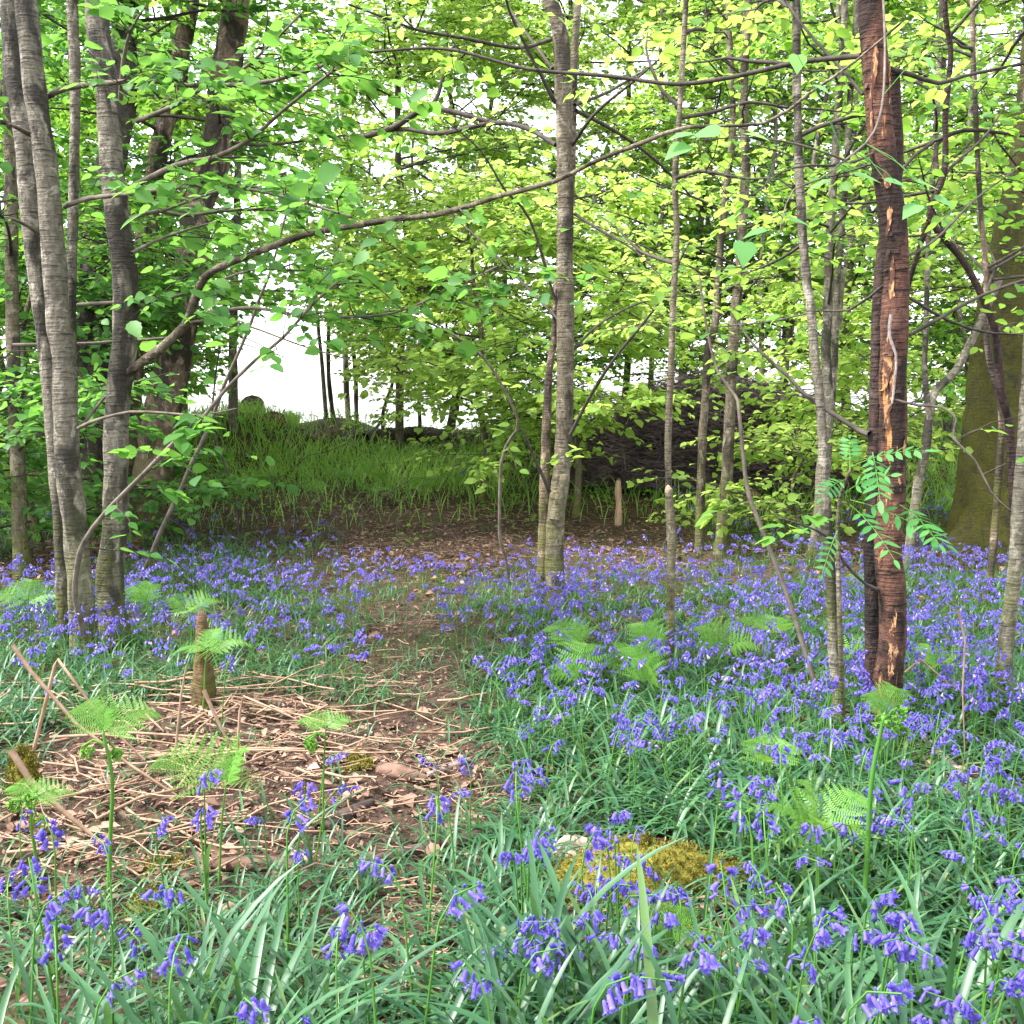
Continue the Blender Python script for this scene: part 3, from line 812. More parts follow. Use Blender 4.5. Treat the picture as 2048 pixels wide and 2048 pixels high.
# --- far right
DN = d_at(1145)
TN, pn = px_tree('slim_tree', 'slim pale tree leaning out from behind the red-brown trunk', (1810, 1148), [
    ([(1810, 1143), (1826, 1035), (1837, 962), (1853, 890), (1861, 817), (1872, 781), (1913, 738), (1964, 636), (2000, 560)], DN, DN + .3, 10, 7, 'trunk'),
    ([(1858, 840), (1850, 745), (1853, 600), (1855, 507), (1866, 350), (1873, 217), (1880, 60), (1890, -200)], DN + .02, DN + .1, 6, 4, 'branch')], M['bark_grey'])
DO = d_at(1105)
TO = None
def mossy_tree():
    b = gp(2020, 1105)
    t = thing('mossy_tree', b, 'big moss-covered trunk with flaring roots at the right edge', 'tree')
    pts = px_path([(2022, 1110), (2020, 1000), (2026, 850), (2040, 650), (2068, 450), (2085, 300), (2100, 100), (2110, -250)], DO)
    pts[0][2] -= 0.1
    S = spline(np.hstack([pts, np.array([112, 92, 82, 74, 64, 52, 44, 38])[:, None] * DO / FOC]), 0.05)
    K, n = len(S), 36
    a = np.arange(n) * 2 * math.pi / n
    r = np.random.default_rng(2)
    L = S[:, 2] - S[0, 2]
    V = np.zeros((K, n, 3))
    lobes = 1 + 0.10 * np.sin(a * 3 + .5) + 0.07 * np.sin(a * 5 + 2)
    for i in range(K):
        fl = np.exp(-L[i] / 0.16)
        root = 1 + fl * (0.55 * np.maximum(0, np.sin(a * 5 + 0.3)) ** 2)
        root = root + 2.1 * np.exp(-L[i] / 0.17) * np.exp(-((np.angle(np.exp(1j * (a - math.pi * 1.06)))) / 0.22) ** 2) * 1.0
        rr = S[i, 3] * lobes * root * (1 + r.normal(0, .012, n) + .02 * np.sin(L[i] * 25 + a * 4))
        V[i] = np.stack([S[i, 0] + rr * np.cos(a), S[i, 1] + rr * np.sin(a), np.full(n, S[i, 2])], 1)
    i = np.arange(K - 1)[:, None]; j = np.arange(n)[None]
    q = np.stack([i * n + j, i * n + (j + 1) % n, (i + 1) * n + (j + 1) % n, (i + 1) * n + j], -1).reshape(-1, 4)
    bf = Buf(); bf.add(V.reshape(-1, 3), None, q); bf.build('trunk', M['bark_moss'], t, True)
    return t, S[:, :3]
TO, po = mossy_tree()
TP, pp = px_tree('thin_tree', 'thin stripped-bark stem standing before the mossy trunk', (1968, 1218), [
    ([(1968, 1212), (1981, 1143), (1991, 1035), (1998, 926), (2001, 820), (1990, 770), (1975, 700), (1972, 560), (1960, 400), (1950, 200), (1945, 0), (1940, -200)], d_at(1218), d_at(1218), 8, 4, 'trunk')], M['bark_scaly'])
TQ, pq = px_tree('crooked_tree', 'crooked blackish stem zigzagging up the right edge', (2030, 1210), [
    ([(2030, 1205), (2026, 1000), (2018, 853), (2000, 781), (1993, 690), (1982, 634), (1928, 525), (1860, 435), (1888, 344), (1891, 217), (1902, 109), (1891, 29), (1885, -150)], d_at(1210) - .1, d_at(1210) - .5, 9, 4.5, 'trunk'),
    ([(1857, 440), (1840, 490), (1819, 561), (1805, 640)], d_at(1210) - .35, d_at(1210) - .2, 6, 4, 'branch'),
    ([(1876, 350), (1873, 290), (1928, 261), (2018, 268), (2090, 280)], d_at(1210) - .35, d_at(1210), 5, 2.5, 'branch'),
    ([(1866, 286), (1833, 308), (1801, 344), (1770, 400)], d_at(1210) - .35, d_at(1210) - .7, 4, 2, 'branch')], M['bark_red_dark'])
TR, pr_ = px_tree('slim_tree', 'grey trunk cut by the right edge of the picture', (2004, 1432), [
    ([(2004, 1425), (2012, 1300), (2032, 1150), (2048, 900), (2060, 700), (2068, 500), (2080, 200), (2090, -60), (2096, -300)], d_at(1432), d_at(1432), 16, 10, 'trunk')], M['bark_grey'])

# limbs and leaves of the slim trees on the right, and of the mossy tree
for t, pth, nl, tl, mat, ext, lsz, pm_ in ((TH, ph_[1], 7, .5, 'leaf_lime', .7, .045, 5), (TI, pi_[0], 13, .25, 'leaf_lime', 1.2, .055, 10), (TJ, pj[0], 14, .28, 'leaf_beech', 1.3, .055, 10), (TK, pk[0], 7, .55, 'leaf_mid', .7, .042, 5),
                             (TL, pl[0], 13, .3, 'leaf_lime', 1.3, .055, 10), (TN, pn[1], 10, .3, 'leaf_mid', 1.2, .055, 9), (TO, po, 16, .3, 'leaf_mid', 2.0, .06, 12), (TP, pp[0], 8, .4, 'leaf_lime', .8, .05, 6),
                             (TQ, pq[0], 9, .45, 'leaf_mid', .9, .05, 5), (TR, pr_[0], 6, .5, 'leaf_lime', .8, .05, 4)):
    limbs = auto_limbs(pth, nl, ext, tl, 0.97, rl, rise=0.5)
    bw, lf = Buf(), Buf()
    S = [limb_mesh(bw, q, 0.008, 0.002) for q in limbs]
    spray(S, pm_, 0.42, 7, lsz, rl, t0=0.15, detail='mid', leaf_out=lf, twig_out=bw, tw_r=.0022)
    bw.build('branches', M['twig_dark'], t); lf.build('crown', M[mat], t)

# --- thin saplings
def sapling(label, pts, d0, d1, w0, w1, mat, leafmat=None, name='thin_sapling', pm_=5, lsz=.045):
    P = px_path(pts, d0, d1)
    b = np.array([P[0][0], P[0][1], g(P[0][0], P[0][1])])
    t = thing(name, b, label, 'sapling')
    P = np.vstack([b - (0, 0, .03), P[1:]])
    bf = Buf()
    S, _ = trunk_tube(bf, P, np.linspace(w0, w1, len(P)) * d0 / FOC, 6, 0.05, 0.08, seed=int(pts[0][0]))
    bf.build('stem', mat, t, True)
    if leafmat:
        lf, tw = Buf(), Buf()
        spray([S], pm_, 0.25, 4, lsz, rl, t0=0.35, detail=True, leaf_out=lf, twig_out=tw, tw_r=.0015)
        lf.build('crown', leafmat, t); tw.build('twigs', mat, t)
    return t
sapling('long bare pale sapling leaning left across the bluebells', [(1650, 1447), (1639, 1397), (1613, 1314), (1577, 1200), (1529, 1071), (1497, 988), (1486, 908), (1478, 817), (1471, 792), (1435, 741), (1413, 654), (1400, 560)], d_at(1447), d_at(1447) + .2, 6, 2.5, M['twig'], M['leaf_lime'], pm_=3)
sapling('thin wavering sapling just left of the forked tree', [(1022, 1178), (1010, 1110), (1000, 1071), (1002, 926), (1022, 875), (1036, 839), (982, 734), (928, 683), (848, 640)], d_at(1178), d_at(1178) - .3, 4, 2, M['twig'], M['leaf_lime'], pm_=5)
sapling('straight thin sapling slanting right from beside the dark-flanked tree', [(268, 1180), (301, 1111), (326, 1053), (359, 984), (384, 926), (420, 850), (449, 770), (471, 720), (500, 651), (518, 600), (543, 536), (565, 453), (580, 399), (590, 340)], d_at(1180), d_at(1180) - .4, 5.5, 2, M['twig'], M['leaf_hazel'], pm_=3)
sapling('spindly dark sapling among twigs left of the path', [(480, 1090), (470, 1000), (440, 900), (425, 850), (430, 760), (440, 690)], d_at(1090), d_at(1090), 3, 1.5, M['twig_dark'], M['leaf_hazel'], pm_=4)
sapling('red-brown whip rising by the forked tree foot', [(1068, 1180), (1080, 1100), (1092, 1020), (1096, 960)], d_at(1180) - .1, d_at(1180) - .1, 3, 1.5, M['bark_red'])

# rowan sapling with big feathered leaves before the red-brown trunk
def rowan():
    d = d_at(1480) - .25
    b = gp(1688, 1500)
    t = thing('rowan_sapling', b, 'young rowan with feathered green leaves in front of the red-brown trunk', 'sapling')
    P = np.vstack([b - (0, 0, .02), px_path([(1682, 1288), (1678, 1140), (1676, 1035), (1682, 985), (1700, 940)], d)])
    bf = Buf(); trunk_tube(bf, P, np.linspace(6, 2.5, len(P)) * d / FOC, 6, .04, .06, seed=3); bf.build('stem', M['bark_mid'], t, True)
    LV = np.array([(0, 0, 0), (.18, -.13, .02), (.45, -.18, .02), (.75, -.12, 0), (1, 0, -.04), (.75, .12, 0), (.45, .18, .02), (.18, .13, .02), (.45, 0, -.01), (.75, 0, -.02)])
    LT = [(0, 1, 8), (1, 2, 8), (2, 3, 9), (2, 9, 8), (3, 4, 9), (4, 5, 9), (5, 6, 9), (6, 8, 9), (6, 7, 8), (7, 0, 8)]
    lm = make_mesh('leaflet', LV, [np.array(LT)], M['leaf_rowan'])
    r = np.random.default_rng(6)
    for (x0, y0, x1, y1, dz, sc, nrm) in [(1700, 935, 1850, 860, -.1, 1, 1), (1745, 905, 1760, 965, -.12, 1.1, 1), (1690, 985, 1740, 950, -.05, .9, 1), (1700, 1000, 1895, 1040, -.15, 1.15, 1), (1700, 1010, 1790, 1075, -.2, 1.1, 1), (1690, 960, 1650, 965, -.1, .8, 1), (1700, 940, 1700, 890, .05, .8, 1), (1800, 1010, 1880, 1050, -.18, 1.15, 1), (1680, 1035, 1620, 1040, .1, .8, 1), (1676, 1060, 1650, 1110, -.1, .7, 1)]:
        A = at(x0, y0, d); B = at(x1, y1, d + dz)
        lv = B - A; ln = np.linalg.norm(lv)
        if ln < .15: B = A + lv / ln * .15; ln = .15
        up = norm(np.array([.1, -.55, .85]) + r.normal(0, .12, 3))
        Y = norm(np.cross(up, B - A)); up = np.cross(norm(B - A), Y)
        S = np.stack([A + (B - A) * s - np.array([0, 0, .25 * ln * s * s]) for s in np.linspace(0, 1, 9)])
        V, Q = tubes(S[None], np.linspace(.0016, .0006, 9)[None], 4)
        bf = Buf(); bf.add(V, None, Q)
        lf_ = bf.build('leaf', M['stem_green'], t)
        for i in range(13):
            if i == 12: p, dr, L = S[8], S[8] - S[7], .045
            else:
                k = 2 + i // 2
                p = S[k]; sgn = 1 if i % 2 else -1
                dr = norm(S[k] - S[k - 1]) * .45 + sgn * Y * .9 + np.array([0, 0, -.15]); L = .055 * (1 - .06 * abs(k - 5))
            F = frame(np.array([dr]), np.array([up + r.normal(0, .25, 3)]))[0] * L * sc * .8 * r.uniform(.8, 1.12)
            ob = link('leaflet', lm, lf_)
            Mx = Matrix([[*F[0], 0], [*F[1], 0], [*F[2], 0], [0, 0, 0, 1]])
            Mx.translation = Vector(p - ORIGIN[lf_.name])
            ob.matrix_local = Mx
    return t
rowan()

# ------------------------------------------------------------------ background trees and shrubs
rb = np.random.default_rng(17)
def wood_tree(name, label, px, depth, height, reach, n_limbs, mat, leaf, per_m=13, tlo=.12, lean=0.0, tr=0.045, thin=1.0, group=None, rise=.35, bark_m='bark_mid', n_leaf=9):
    x = (px - 1024) / FOC * depth
    z = float(g(x, depth))
    t = thing(name, (x, depth, z), label, 'tree' if 'tree' in name else 'shrub', group)
    hts = np.linspace(0, height, 7)
    P = np.stack([x + lean * hts + rb.normal(0, .07, 7) * (hts > .1), depth + rb.normal(0, .07, 7) * (hts > .1), z - .05 + hts], 1)
    bf = Buf(); S, _ = trunk_tube(bf, P, np.linspace(tr, tr * .3, 7), 8, .12, .08, flare=.3, seed=int(px)); bf.build('trunk', M[bark_m], t, True)
    limbs = auto_limbs(S, n_limbs, reach, tlo, .98, rb, rise=rise)
    bw, lf = Buf(), Buf()
    Ls = [limb_mesh(bw, q, tr * .28, .003, 4) for q in limbs]
    thin = thin * (.85 if depth > 13 else 1.15)
    spray(Ls, per_m * thin * 1.5, .55, n_leaf + 4, leaf * .82, rb, t0=.12, detail='mid' if depth < 8.7 else False, leaf_out=lf, twig_out=bw, tw_r=.0032)
    if bw.n: bw.build('branches', M['twig_dark'], t)
    if lf.n: lf.build('crown', M[mat], t)
    return t

# shrubs that make the middle distance, nearest first
wood_tree('beech_shrub', 'bright beech shrub with tiered leaves behind the forked tree', 1150, 7.9, 2.6, 1.4, 30, 'leaf_beech', .07, 11, tlo=.22, tr=.03, rise=.2)
wood_tree('beech_shrub', 'drooping lime-green beech shrub left of the forked tree', 960, 8.6, 2.8, 1.5, 26, 'leaf_beech', .07, 12, tlo=.2, tr=.03, rise=.22)
wood_tree('beech_shrub', 'low lime beech spray between the two slim grey stems', 1600, 6.6, .75, .75, 12, 'leaf_beech', .06, 10, tlo=.3, tr=.015, rise=.3)
wood_tree('beech_shrub', 'lime beech shrub behind the red-brown trunk', 1780, 8.0, 2.6, 1.5, 30, 'leaf_beech', .07, 11, tlo=.2, tr=.03, rise=.25)
wood_tree('hazel_shrub', 'dim hazel shrub filling the left edge low down', 75, 6.6, 2.2, 1.3, 36, 'leaf_hazel', .07, 12, tlo=.06, tr=.03, rise=.3)
wood_tree('hazel_shrub', 'dense hazel shrub behind the far-left grey tree', 20, 8.6, 3.4, 1.8, 40, 'leaf_mid', .075, 12, tlo=.08, tr=.03, rise=.35)
wood_tree('hazel_shrub', 'hazel shrub between the leaning tree and the dark trunk', 250, 9.3, 3.2, 1.7, 30, 'leaf_mid', .075, 11, tlo=.15, tr=.03, rise=.35)
wood_tree('hazel_shrub', 'hazel shrub beyond the slim tree behind the brush heap', 1480, 11.5, 3.2, 2.0, 34, 'leaf_mid', .075, 10, tlo=.25, tr=.03)
wood_tree('hazel_shrub', 'leafy shrub at the right edge beyond the mossy trunk', 2000, 9.5, 3.0, 1.9, 34, 'leaf_mid', .075, 10, tlo=.1, tr=.03)
wood_tree('hazel_shrub', 'low shrub under the boughs left of the brush heap', 1150, 10.4, 1.6, 1.6, 30, 'leaf_mid', .07, 10, tlo=.08, tr=.025)

wood_tree('beech_shrub', 'pale green shrub on the bank just right of the opening', 770, 11.6, 2.5, 1.25, 30, 'leaf_beech', .075, 11, tlo=.3, tr=.025, rise=.3)
wood_tree('beech_shrub', 'lime shrub between the bank log and the forked tree', 880, 11.2, 2.4, 1.2, 28, 'leaf_beech', .072, 11, tlo=.3, tr=.025, rise=.3)
BG = [  # px, depth, height, reach, limbs, material, leaf, label
    (60, 12.5, 7.5, 2.4, 44, 'leaf_mid', .085, 'tall leafy tree in the upper left corner behind the grey trees'),
    (200, 11.5, 7.0, 2.2, 40, 'leaf_hazel', .085, 'mid-green tree showing between the pale grey trees'),
    (370, 13.0, 7.5, 2.4, 38, 'leaf_mid', .085, 'leafy tree behind the leaning scaly tree'),
    (470, 10.6, 6.0, 2.1, 15, 'leaf_lime', .075, 'light green tree spreading over the opening to the water'),
    (800, 11.0, 6.2, 2.0, 46, 'leaf_lime', .08, 'yellow-green tree right of the opening'),
    (700, 15.5, 8.0, 2.6, 22, 'leaf_beech', .09, 'pale bright tree far behind the lichened branch'),
    (900, 12.4, 6.6, 2.3, 46, 'leaf_beech', .085, 'bright lime tree left behind the forked tree'),
    (1010, 14.6, 7.6, 2.7, 40, 'leaf_beech', .09, 'sunlit lime tree far behind the forked tree'),
    (1760, 14.2, 7.8, 2.7, 42, 'leaf_beech', .09, 'lime tree far behind the red-brown trunk'),
    (1120, 11.6, 6.6, 2.3, 50, 'leaf_lime', .08, 'yellow-green tree directly behind the forked tree'),
    (1240, 13.4, 7.6, 2.5, 50, 'leaf_beech', .085, 'bright tree between the forked tree and the thin pole tree'),
    (1370, 11.0, 6.8, 2.3, 40, 'leaf_lime', .08, 'yellow-green tree behind the thin pole tree'),
    (1430, 15.5, 8.6, 2.7, 44, 'leaf_beech', .09, 'pale lime tree far beyond the brush heap'),
    (1560, 12.4, 7.4, 2.4, 46, 'leaf_lime', .085, 'yellow-green tree behind the slim stems on the right'),
    (1700, 10.4, 6.6, 2.2, 40, 'leaf_mid', .08, 'mid-green tree behind the red-brown trunk'),
    (1890, 12.0, 7.2, 2.4, 46, 'leaf_lime', .085, 'yellow-green tree behind the crooked dark stem'),
    (2010, 13.8, 8.0, 2.6, 46, 'leaf_mid', .09, 'leafy tree in the upper right corner'),
    (2120, 11.0, 7.0, 2.4, 36, 'leaf_lime', .085, 'green tree just outside the right edge'),
    (-60, 10.0, 7.0, 2.3, 36, 'leaf_hazel', .085, 'green tree just outside the left edge'),
]
for k, (px, dp, ht, rc, nl, mt, lf_, lab) in enumerate(BG):
    wood_tree('woodland_tree', lab, px, dp, ht, rc, nl, mt, lf_, 9.5, tlo=.33 if 420 < px < 720 else (.2 if px < 1000 and px > 700 else .14), lean=rb.uniform(-.05, .05), tr=.05, group='leafy trees in the background', bark_m='bark_grey' if k % 2 else 'bark_mid')

# bare slim stems standing in the background
for px, dp, ht, ln, lab in [(670, 12.6, 4.5, .03, 'slim bare stem on the bank right of the opening'), (655, 13.0, 4.0, -.06, 'thin pale stem leaning over the opening'), (715, 12.8, 4.8, .02, 'slim bare stem between the opening and the lying log'),
                            (1300, 10.5, 6, .02, 'slim background stem left of the thin pole tree'), (1520, 9.8, 6.5, -.02, 'slim background stem right of the straight slim tree'), (1570, 9.0, 6, .06, 'slim leaning stem behind the mossy-footed tree'),
                            (1720, 9.6, 6, .01, 'slim background stem showing left of the red-brown trunk'), (1930, 9.0, 6, -.03, 'slim background stem left of the mossy trunk'), (840, 14, 7, 0, 'pale far stem amid the lime leaves')]:
    wood_tree('bare_tree', lab, px, dp, ht, 1.0, 9, 'leaf_lime', .06, 3, tlo=.35, lean=ln, tr=.03, group='slim stems in the background', bark_m='bark_grey', n_leaf=4)

# ------------------------------------------------------------------ brush heap
def brush_heap():
    r = np.random.default_rng(8)
    c = np.array([(1430 - 1024) / FOC * 9.4, 9.4]); z = float(g(c[0], c[1]))
    t = thing('brush_heap', (c[0], c[1], z), 'dark purple-brown heap of cut brushwood beyond the slim stems', 'brush heap')
    n, m = 40, 14
    a = np.linspace(0, 2 * math.pi, n, endpoint=False); e = np.linspace(0, 1, m)
    rad = 1 + .12 * np.sin(3 * a) + .08 * np.sin(7 * a + 1)
    V = []
    for k in e:
        hz = .62 * (1 - k ** 2.0) * (1 + .12 * np.sin(a * 4 + k * 6))
        V.append(np.stack([c[0] + 1.35 * rad * k * np.cos(a), c[1] + .7 * rad * k * np.sin(a), z - .05 + hz], 1))
    V = np.array(V)
    i = np.arange(m - 1)[:, None]; j = np.arange(n)[None]
    q = np.stack([i * n + j, i * n + (j + 1) % n, (i + 1) * n + (j + 1) % n, (i + 1) * n + j], -1).reshape(-1, 4)
    bf = Buf(); bf.add(V.reshape(-1, 3), None, q); bf.build('packed_core', M['brush'], t)
    N = 11000
    k = np.sqrt(r.uniform(0, 1, N)); aa = r.uniform(0, 6.283, N)
    O = np.stack([c[0] + 1.45 * k * np.cos(aa), c[1] + .8 * k * np.sin(aa), z + .80 * (1 - k ** 2.2) * r.uniform(.55, 1.25, N)], 1)
    az = np.where(r.uniform(0, 1, N) < .6, r.normal(2.9, .5, N), r.uniform(0, 6.28, N))
    D = np.stack([np.cos(az), np.sin(az) * .7, r.normal(.05, .3, N)], 1)
    ln = r.uniform(.2, .75, N)
    s = np.linspace(-.5, .5, 4)
    P = O[:, None] + norm(D)[:, None] * (ln[:, None] * s)[..., None]
    P[:, :, 2] -= (s ** 2)[None] * ln[:, None] * r.uniform(-.2, .8, N)[:, None]
    P[:, :, 2] = np.maximum(P[:, :, 2], z + .01)
    V, Q = tubes(P, r.uniform(.0018, .0055, N)[:, None] * np.array([1, .9, .7, .4])[None], 3)
    bf = Buf(); bf.add(V, None, Q)
    o = bf.build('brushwood', M['brush'], t); o['kind'] = 'stuff'
brush_heap()

# ------------------------------------------------------------------ logs, stumps, stones
def log(name, label, pts, radii, mat, cat='log', lift=.6, sub=()):
    P = np.array([gp(*p) for p in pts]); R = np.asarray(radii, float)
    P[:, 2] += R * lift
    b = P.mean(0); b[2] = g(b[0], b[1])
    t = thing(name, b, label, cat)
    bf = Buf(); trunk_tube(bf, P, R, 10, .03, .12, seed=int(pts[0][0])); bf.build('stem' if name != 'fallen_log' else 'bole', mat, t, True)
    for sp, sr in sub:
        Q = np.array([gp(p[0], p[1]) + (0, 0, p[2]) for p in sp])
        bf = Buf(); trunk_tube(bf, Q, sr, 6, .03, .1, seed=5); bf.build('side_branch', mat, t, True)
    return t
log('fallen_branch', 'dark rotting branch lying across the near litter into the bluebell leaves', [(640, 1765), (776, 1722), (930, 1690), (1040, 1655), (1128, 1622), (1238, 1590), (1320, 1580)], [.012, .017, .021, .023, .023, .02, .014], M['log_dark'], 'branch')
log('fallen_branch', 'short blackened branch on the litter left of the path', [(640, 1668), (690, 1640), (745, 1612)], [.016, .02, .012], M['log_dark'], 'branch')
log('fallen_branch', 'short pale grey stick beside the path', [(850, 1560), (890, 1543), (935, 1523)], [.010, .010, .008], M['log_grey'], 'stick')
log('fallen_branch', 'crumbling brown branch on the litter above the blackened one', [(760, 1545), (800, 1556), (850, 1566)], [.018, .02, .014], M['log_brown'], 'branch')
log('fallen_branch', 'grey-brown stick lying on the path edge', [(1000, 1500), (1020, 1525), (1040, 1548)], [.008, .009, .007], M['log_brown'], 'stick')
log('fallen_branch', 'pale stick poking up through the flowers right of the path', [(1105, 1465), (1122, 1495), (1140, 1530)], [.007, .009, .010], M['log_grey'], 'stick', lift=3)
log('fallen_branch', 'long pale grey branch lying by the foot of the red-brown trunk', [(1800, 1430), (1860, 1500), (1930, 1570), (1985, 1620)], [.007, .010, .010, .008], M['log_grey'], 'branch', lift=2)
log('fallen_branch', 'brown rotten branch half hidden under the near left leaves', [(410, 1740), (520, 1735), (640, 1745)], [.012, .016, .012], M['log_brown'], 'branch')
log('fallen_log', 'dark fallen log with upturned limb on the grass bank', [(725, 892), (780, 886), (830, 883), (880, 882), (960, 886)], [.08, .095, .09, .075, .045], M['log_dark'], 'log', lift=0.8, sub=[([(735, 890, .08), (760, 880, .20), (778, 872, .34)], [.03, .02, .008])])
log('fallen_log', 'pinkish broken log end lying on the grass', [(620, 892), (650, 885), (680, 880)], [.05, .06, .05], M['log_brown'], 'log', lift=1.2)
log('fallen_log', 'pale bleached log end under the beech boughs', [(985, 890), (1005, 895), (1030, 905)], [.035, .04, .035], M['log_grey'], 'log', lift=1.2)

def stake(name, label, px, py_top, py_base, w_top, w_base, mat, top_mat=None, lean=0):
    b = gp(px, py_base); d = b[1]
    t = thing(name, b, label, 'stump')
    top = at(px + lean, py_top, d)
    bf = Buf()
    S, _ = trunk_tube(bf, np.array([b - (0, 0, .03), b * .6 + top * .4, b * .2 + top * .8, top]), np.array([w_base, w_base * .8 + w_top * .2, w_top, w_top * .7]) * d / FOC / 2, 14, .012, .22, seed=int(px))
    bf.build('stem', mat, t, True)
    bf = Buf(); rr = w_top * .36 * d / FOC; rk = np.random.default_rng(int(px))
    for q in range(9):
        a = q * .7; c = top + np.array([math.cos(a), math.sin(a), 0]) * rr * .75 - (0, 0, .012)
        tip = c + np.array([rk.normal(0, .003), rk.normal(0, .003), rk.uniform(.012, .045)])
        bf.add([c + (rr * .5, 0, 0), c + (-rr * .25, rr * .45, 0), c + (-rr * .25, -rr * .45, 0), tip], [(0, 1, 3), (1, 2, 3), (2, 0, 3)])
    bf.build('broken_top', top_mat or mat, t)
stake('mossy_stake', 'snapped mossy stake among the ferns on the left', 410, 1232, 1415, 24, 44, M['bark_stake'], M['log_brown'], -8)
stake('broken_stick', 'pale snapped stick standing right of the forked tree', 1237, 962, 1050, 12, 13, M['wood_pale'], M['wood_pale'])

def rock(name, label, px, py, sx, sy, sz, mat, cat='rock', seed=0, cover=None):
    r = np.random.default_rng(abs(int(seed)))
    b = gp(px, py)
    t = thing(name, b, label, cat)
    n, m = 26, 14
    a = np.linspace(0, 2 * math.pi, n, endpoint=False); e = np.linspace(-.25, 1, m)
    V = []
    ph = r.uniform(0, 6, 6)
    for k in e:
        c = math.sqrt(max(0, 1 - k * k)) if k < 1 else 0
        rr = 1 + .14 * np.sin(2 * a + ph[0]) + .1 * np.sin(3 * a + ph[1] + k * 2) + .06 * np.sin(6 * a + ph[2] + 5 * k) + r.normal(0, .018, n)
        V.append(np.stack([b[0] + sx * c * rr * np.cos(a), b[1] + sy * c * rr * np.sin(a), b[2] + sz * k * (1 + .1 * np.sin(2 * a + ph[3])) + r.normal(0, .003, n)], 1))
    i = np.arange(m - 1)[:, None]; j = np.arange(n)[None]
    q = np.stack([i * n + j, i * n + (j + 1) % n, (i + 1) * n + (j + 1) % n, (i + 1) * n + j], -1).reshape(-1, 4)
    V = np.array(V).reshape(-1, 3)
    bf = Buf(); bf.add(V, None, q); bf.build('body', mat, t, True)
    if cover is not None:
        # mossy fuzz: short tufts standing off the surface
        N = cover
        idx = r.integers(n * 2, len(V), N)
        O = V[idx] + r.normal(0, .006, (N, 3))
        D = norm(O - (b + (0, 0, -.03))) + r.normal(0, .5, (N, 3))
        D = norm(D); L = r.uniform(.004, .011, N)
        side = norm(np.cross(D, r.normal(0, 1, (N, 3)))) * .0016
        T = np.stack([O - side, O + side, O + D * L[:, None]], 1).reshape(-1, 3)
        bf = Buf(); bf.add(T, np.arange(3 * N).reshape(-1, 3)); o = bf.build('moss_fuzz', M['moss'], t); o['kind'] = 'stuff'
    return t
rock('mossy_mound', 'golden-green moss hummock in the near bluebell leaves', 1290, 1775, .19, .085, .085, M['moss'], 'moss mound', 3, 9000)
rock('mossy_mound', 'tall mossy stump lump at the left edge by the dead stalks', 48, 1590, .036, .035, .105, M['moss'], 'moss mound', 23, 4000)
rock('pale_stone', 'pale pinkish stone beside the moss hummock', 1150, 1730, .055, .05, .06, M['stone'], 'stone', 7)
rock('mossy_mound', 'small moss cushion in the near left leaves', 305, 1830, .05, .04, .035, M['moss'], 'moss mound', 9, 2500)
rock('mossy_mound', 'moss cushion on the litter left of the path', 330, 1745, .055, .04, .02, M['moss'], 'moss mound', 12, 2500)
rock('mossy_mound', 'low moss patch near the dead stalks', 700, 1530, .06, .05, .015, M['moss'], 'moss mound', 14, 2500)
rock('field_stone', 'dull brown stone on the grass before the brush heap', 1500, 1003, .12, .1, .1, M['log_brown'], 'stone', 15)
rock('field_stone', 'dark boulder on the earth bank beside the opening', 505, 820, .16, .16, .17, M['log_dark'], 'boulder', 18)
rock('field_stone', 'brown boulder at the foot of the earth bank', 545, 846, .14, .13, .12, M['log_brown'], 'boulder', 19)

# ------------------------------------------------------------------ where things grow
BARE = []
def bare(px, py, hx, py0, py1, k=1.0):
    c = gp(px, py); a = gp(px, py1); b = gp(px, py0)
    BARE.append((c[0], (a[1] + b[1]) / 2, hx / FOC * c[1], abs(b[1] - a[1]) / 2, k))
bare(430, 1540, 400, 1390, 1800, .93); bare(780, 1580, 150, 1430, 1750, .9); bare(930, 1590, 90, 1480, 1670, .88)
bare(850, 1430, 85, 1320, 1560, .78); bare(800, 1300, 100, 1230, 1380, .6); bare(820, 1930, 95, 1760, 2100, .95)
bare(1270, 1765, 190, 1700, 1830, .95); bare(880, 1075, 200, 985, 1165, .97); bare(1180, 1050, 210, 985, 1150, .88); bare(590, 1030, 220, 980, 1060, .9)
bare(1940, 1110, 160, 1075, 1140, .9); bare(1620, 1105, 160, 1090, 1125, .7); bare(1860, 1540, 60, 1480, 1610, .6); bare(1330, 1890, 90, 1830, 1960, .6)
bare(150, 1120, 120, 1080, 1180, .9)
def bareness(x, y):
    v = np.zeros_like(x)
    for cx, cy_, rx, ry, k in BARE:
        q = ((x - cx) / rx) ** 2 + ((y - cy_) / ry) ** 2
        v = np.maximum(v, k * smooth((1.25 - q) / 0.6))
    return v
def fringe(x, y):
    v = np.zeros_like(x)
    for cx, cy_, rx, ry, k in BARE:
        q = ((x - cx) / (rx * 1.45)) ** 2 + ((y - cy_ + .25) / (ry * 1.35 + .15)) ** 2
        v = np.maximum(v, k * smooth((1.2 - q) / 0.7))
    return v
def clumps(x, y):
    return 0.5 + 0.5 * (np.sin(2.6 * x + 1.3 * y) * np.sin(1.7 * x - 2.9 * y + 1) * .6 + .4 * np.sin(6.1 * x + 1) * np.sin(5.3 * y))

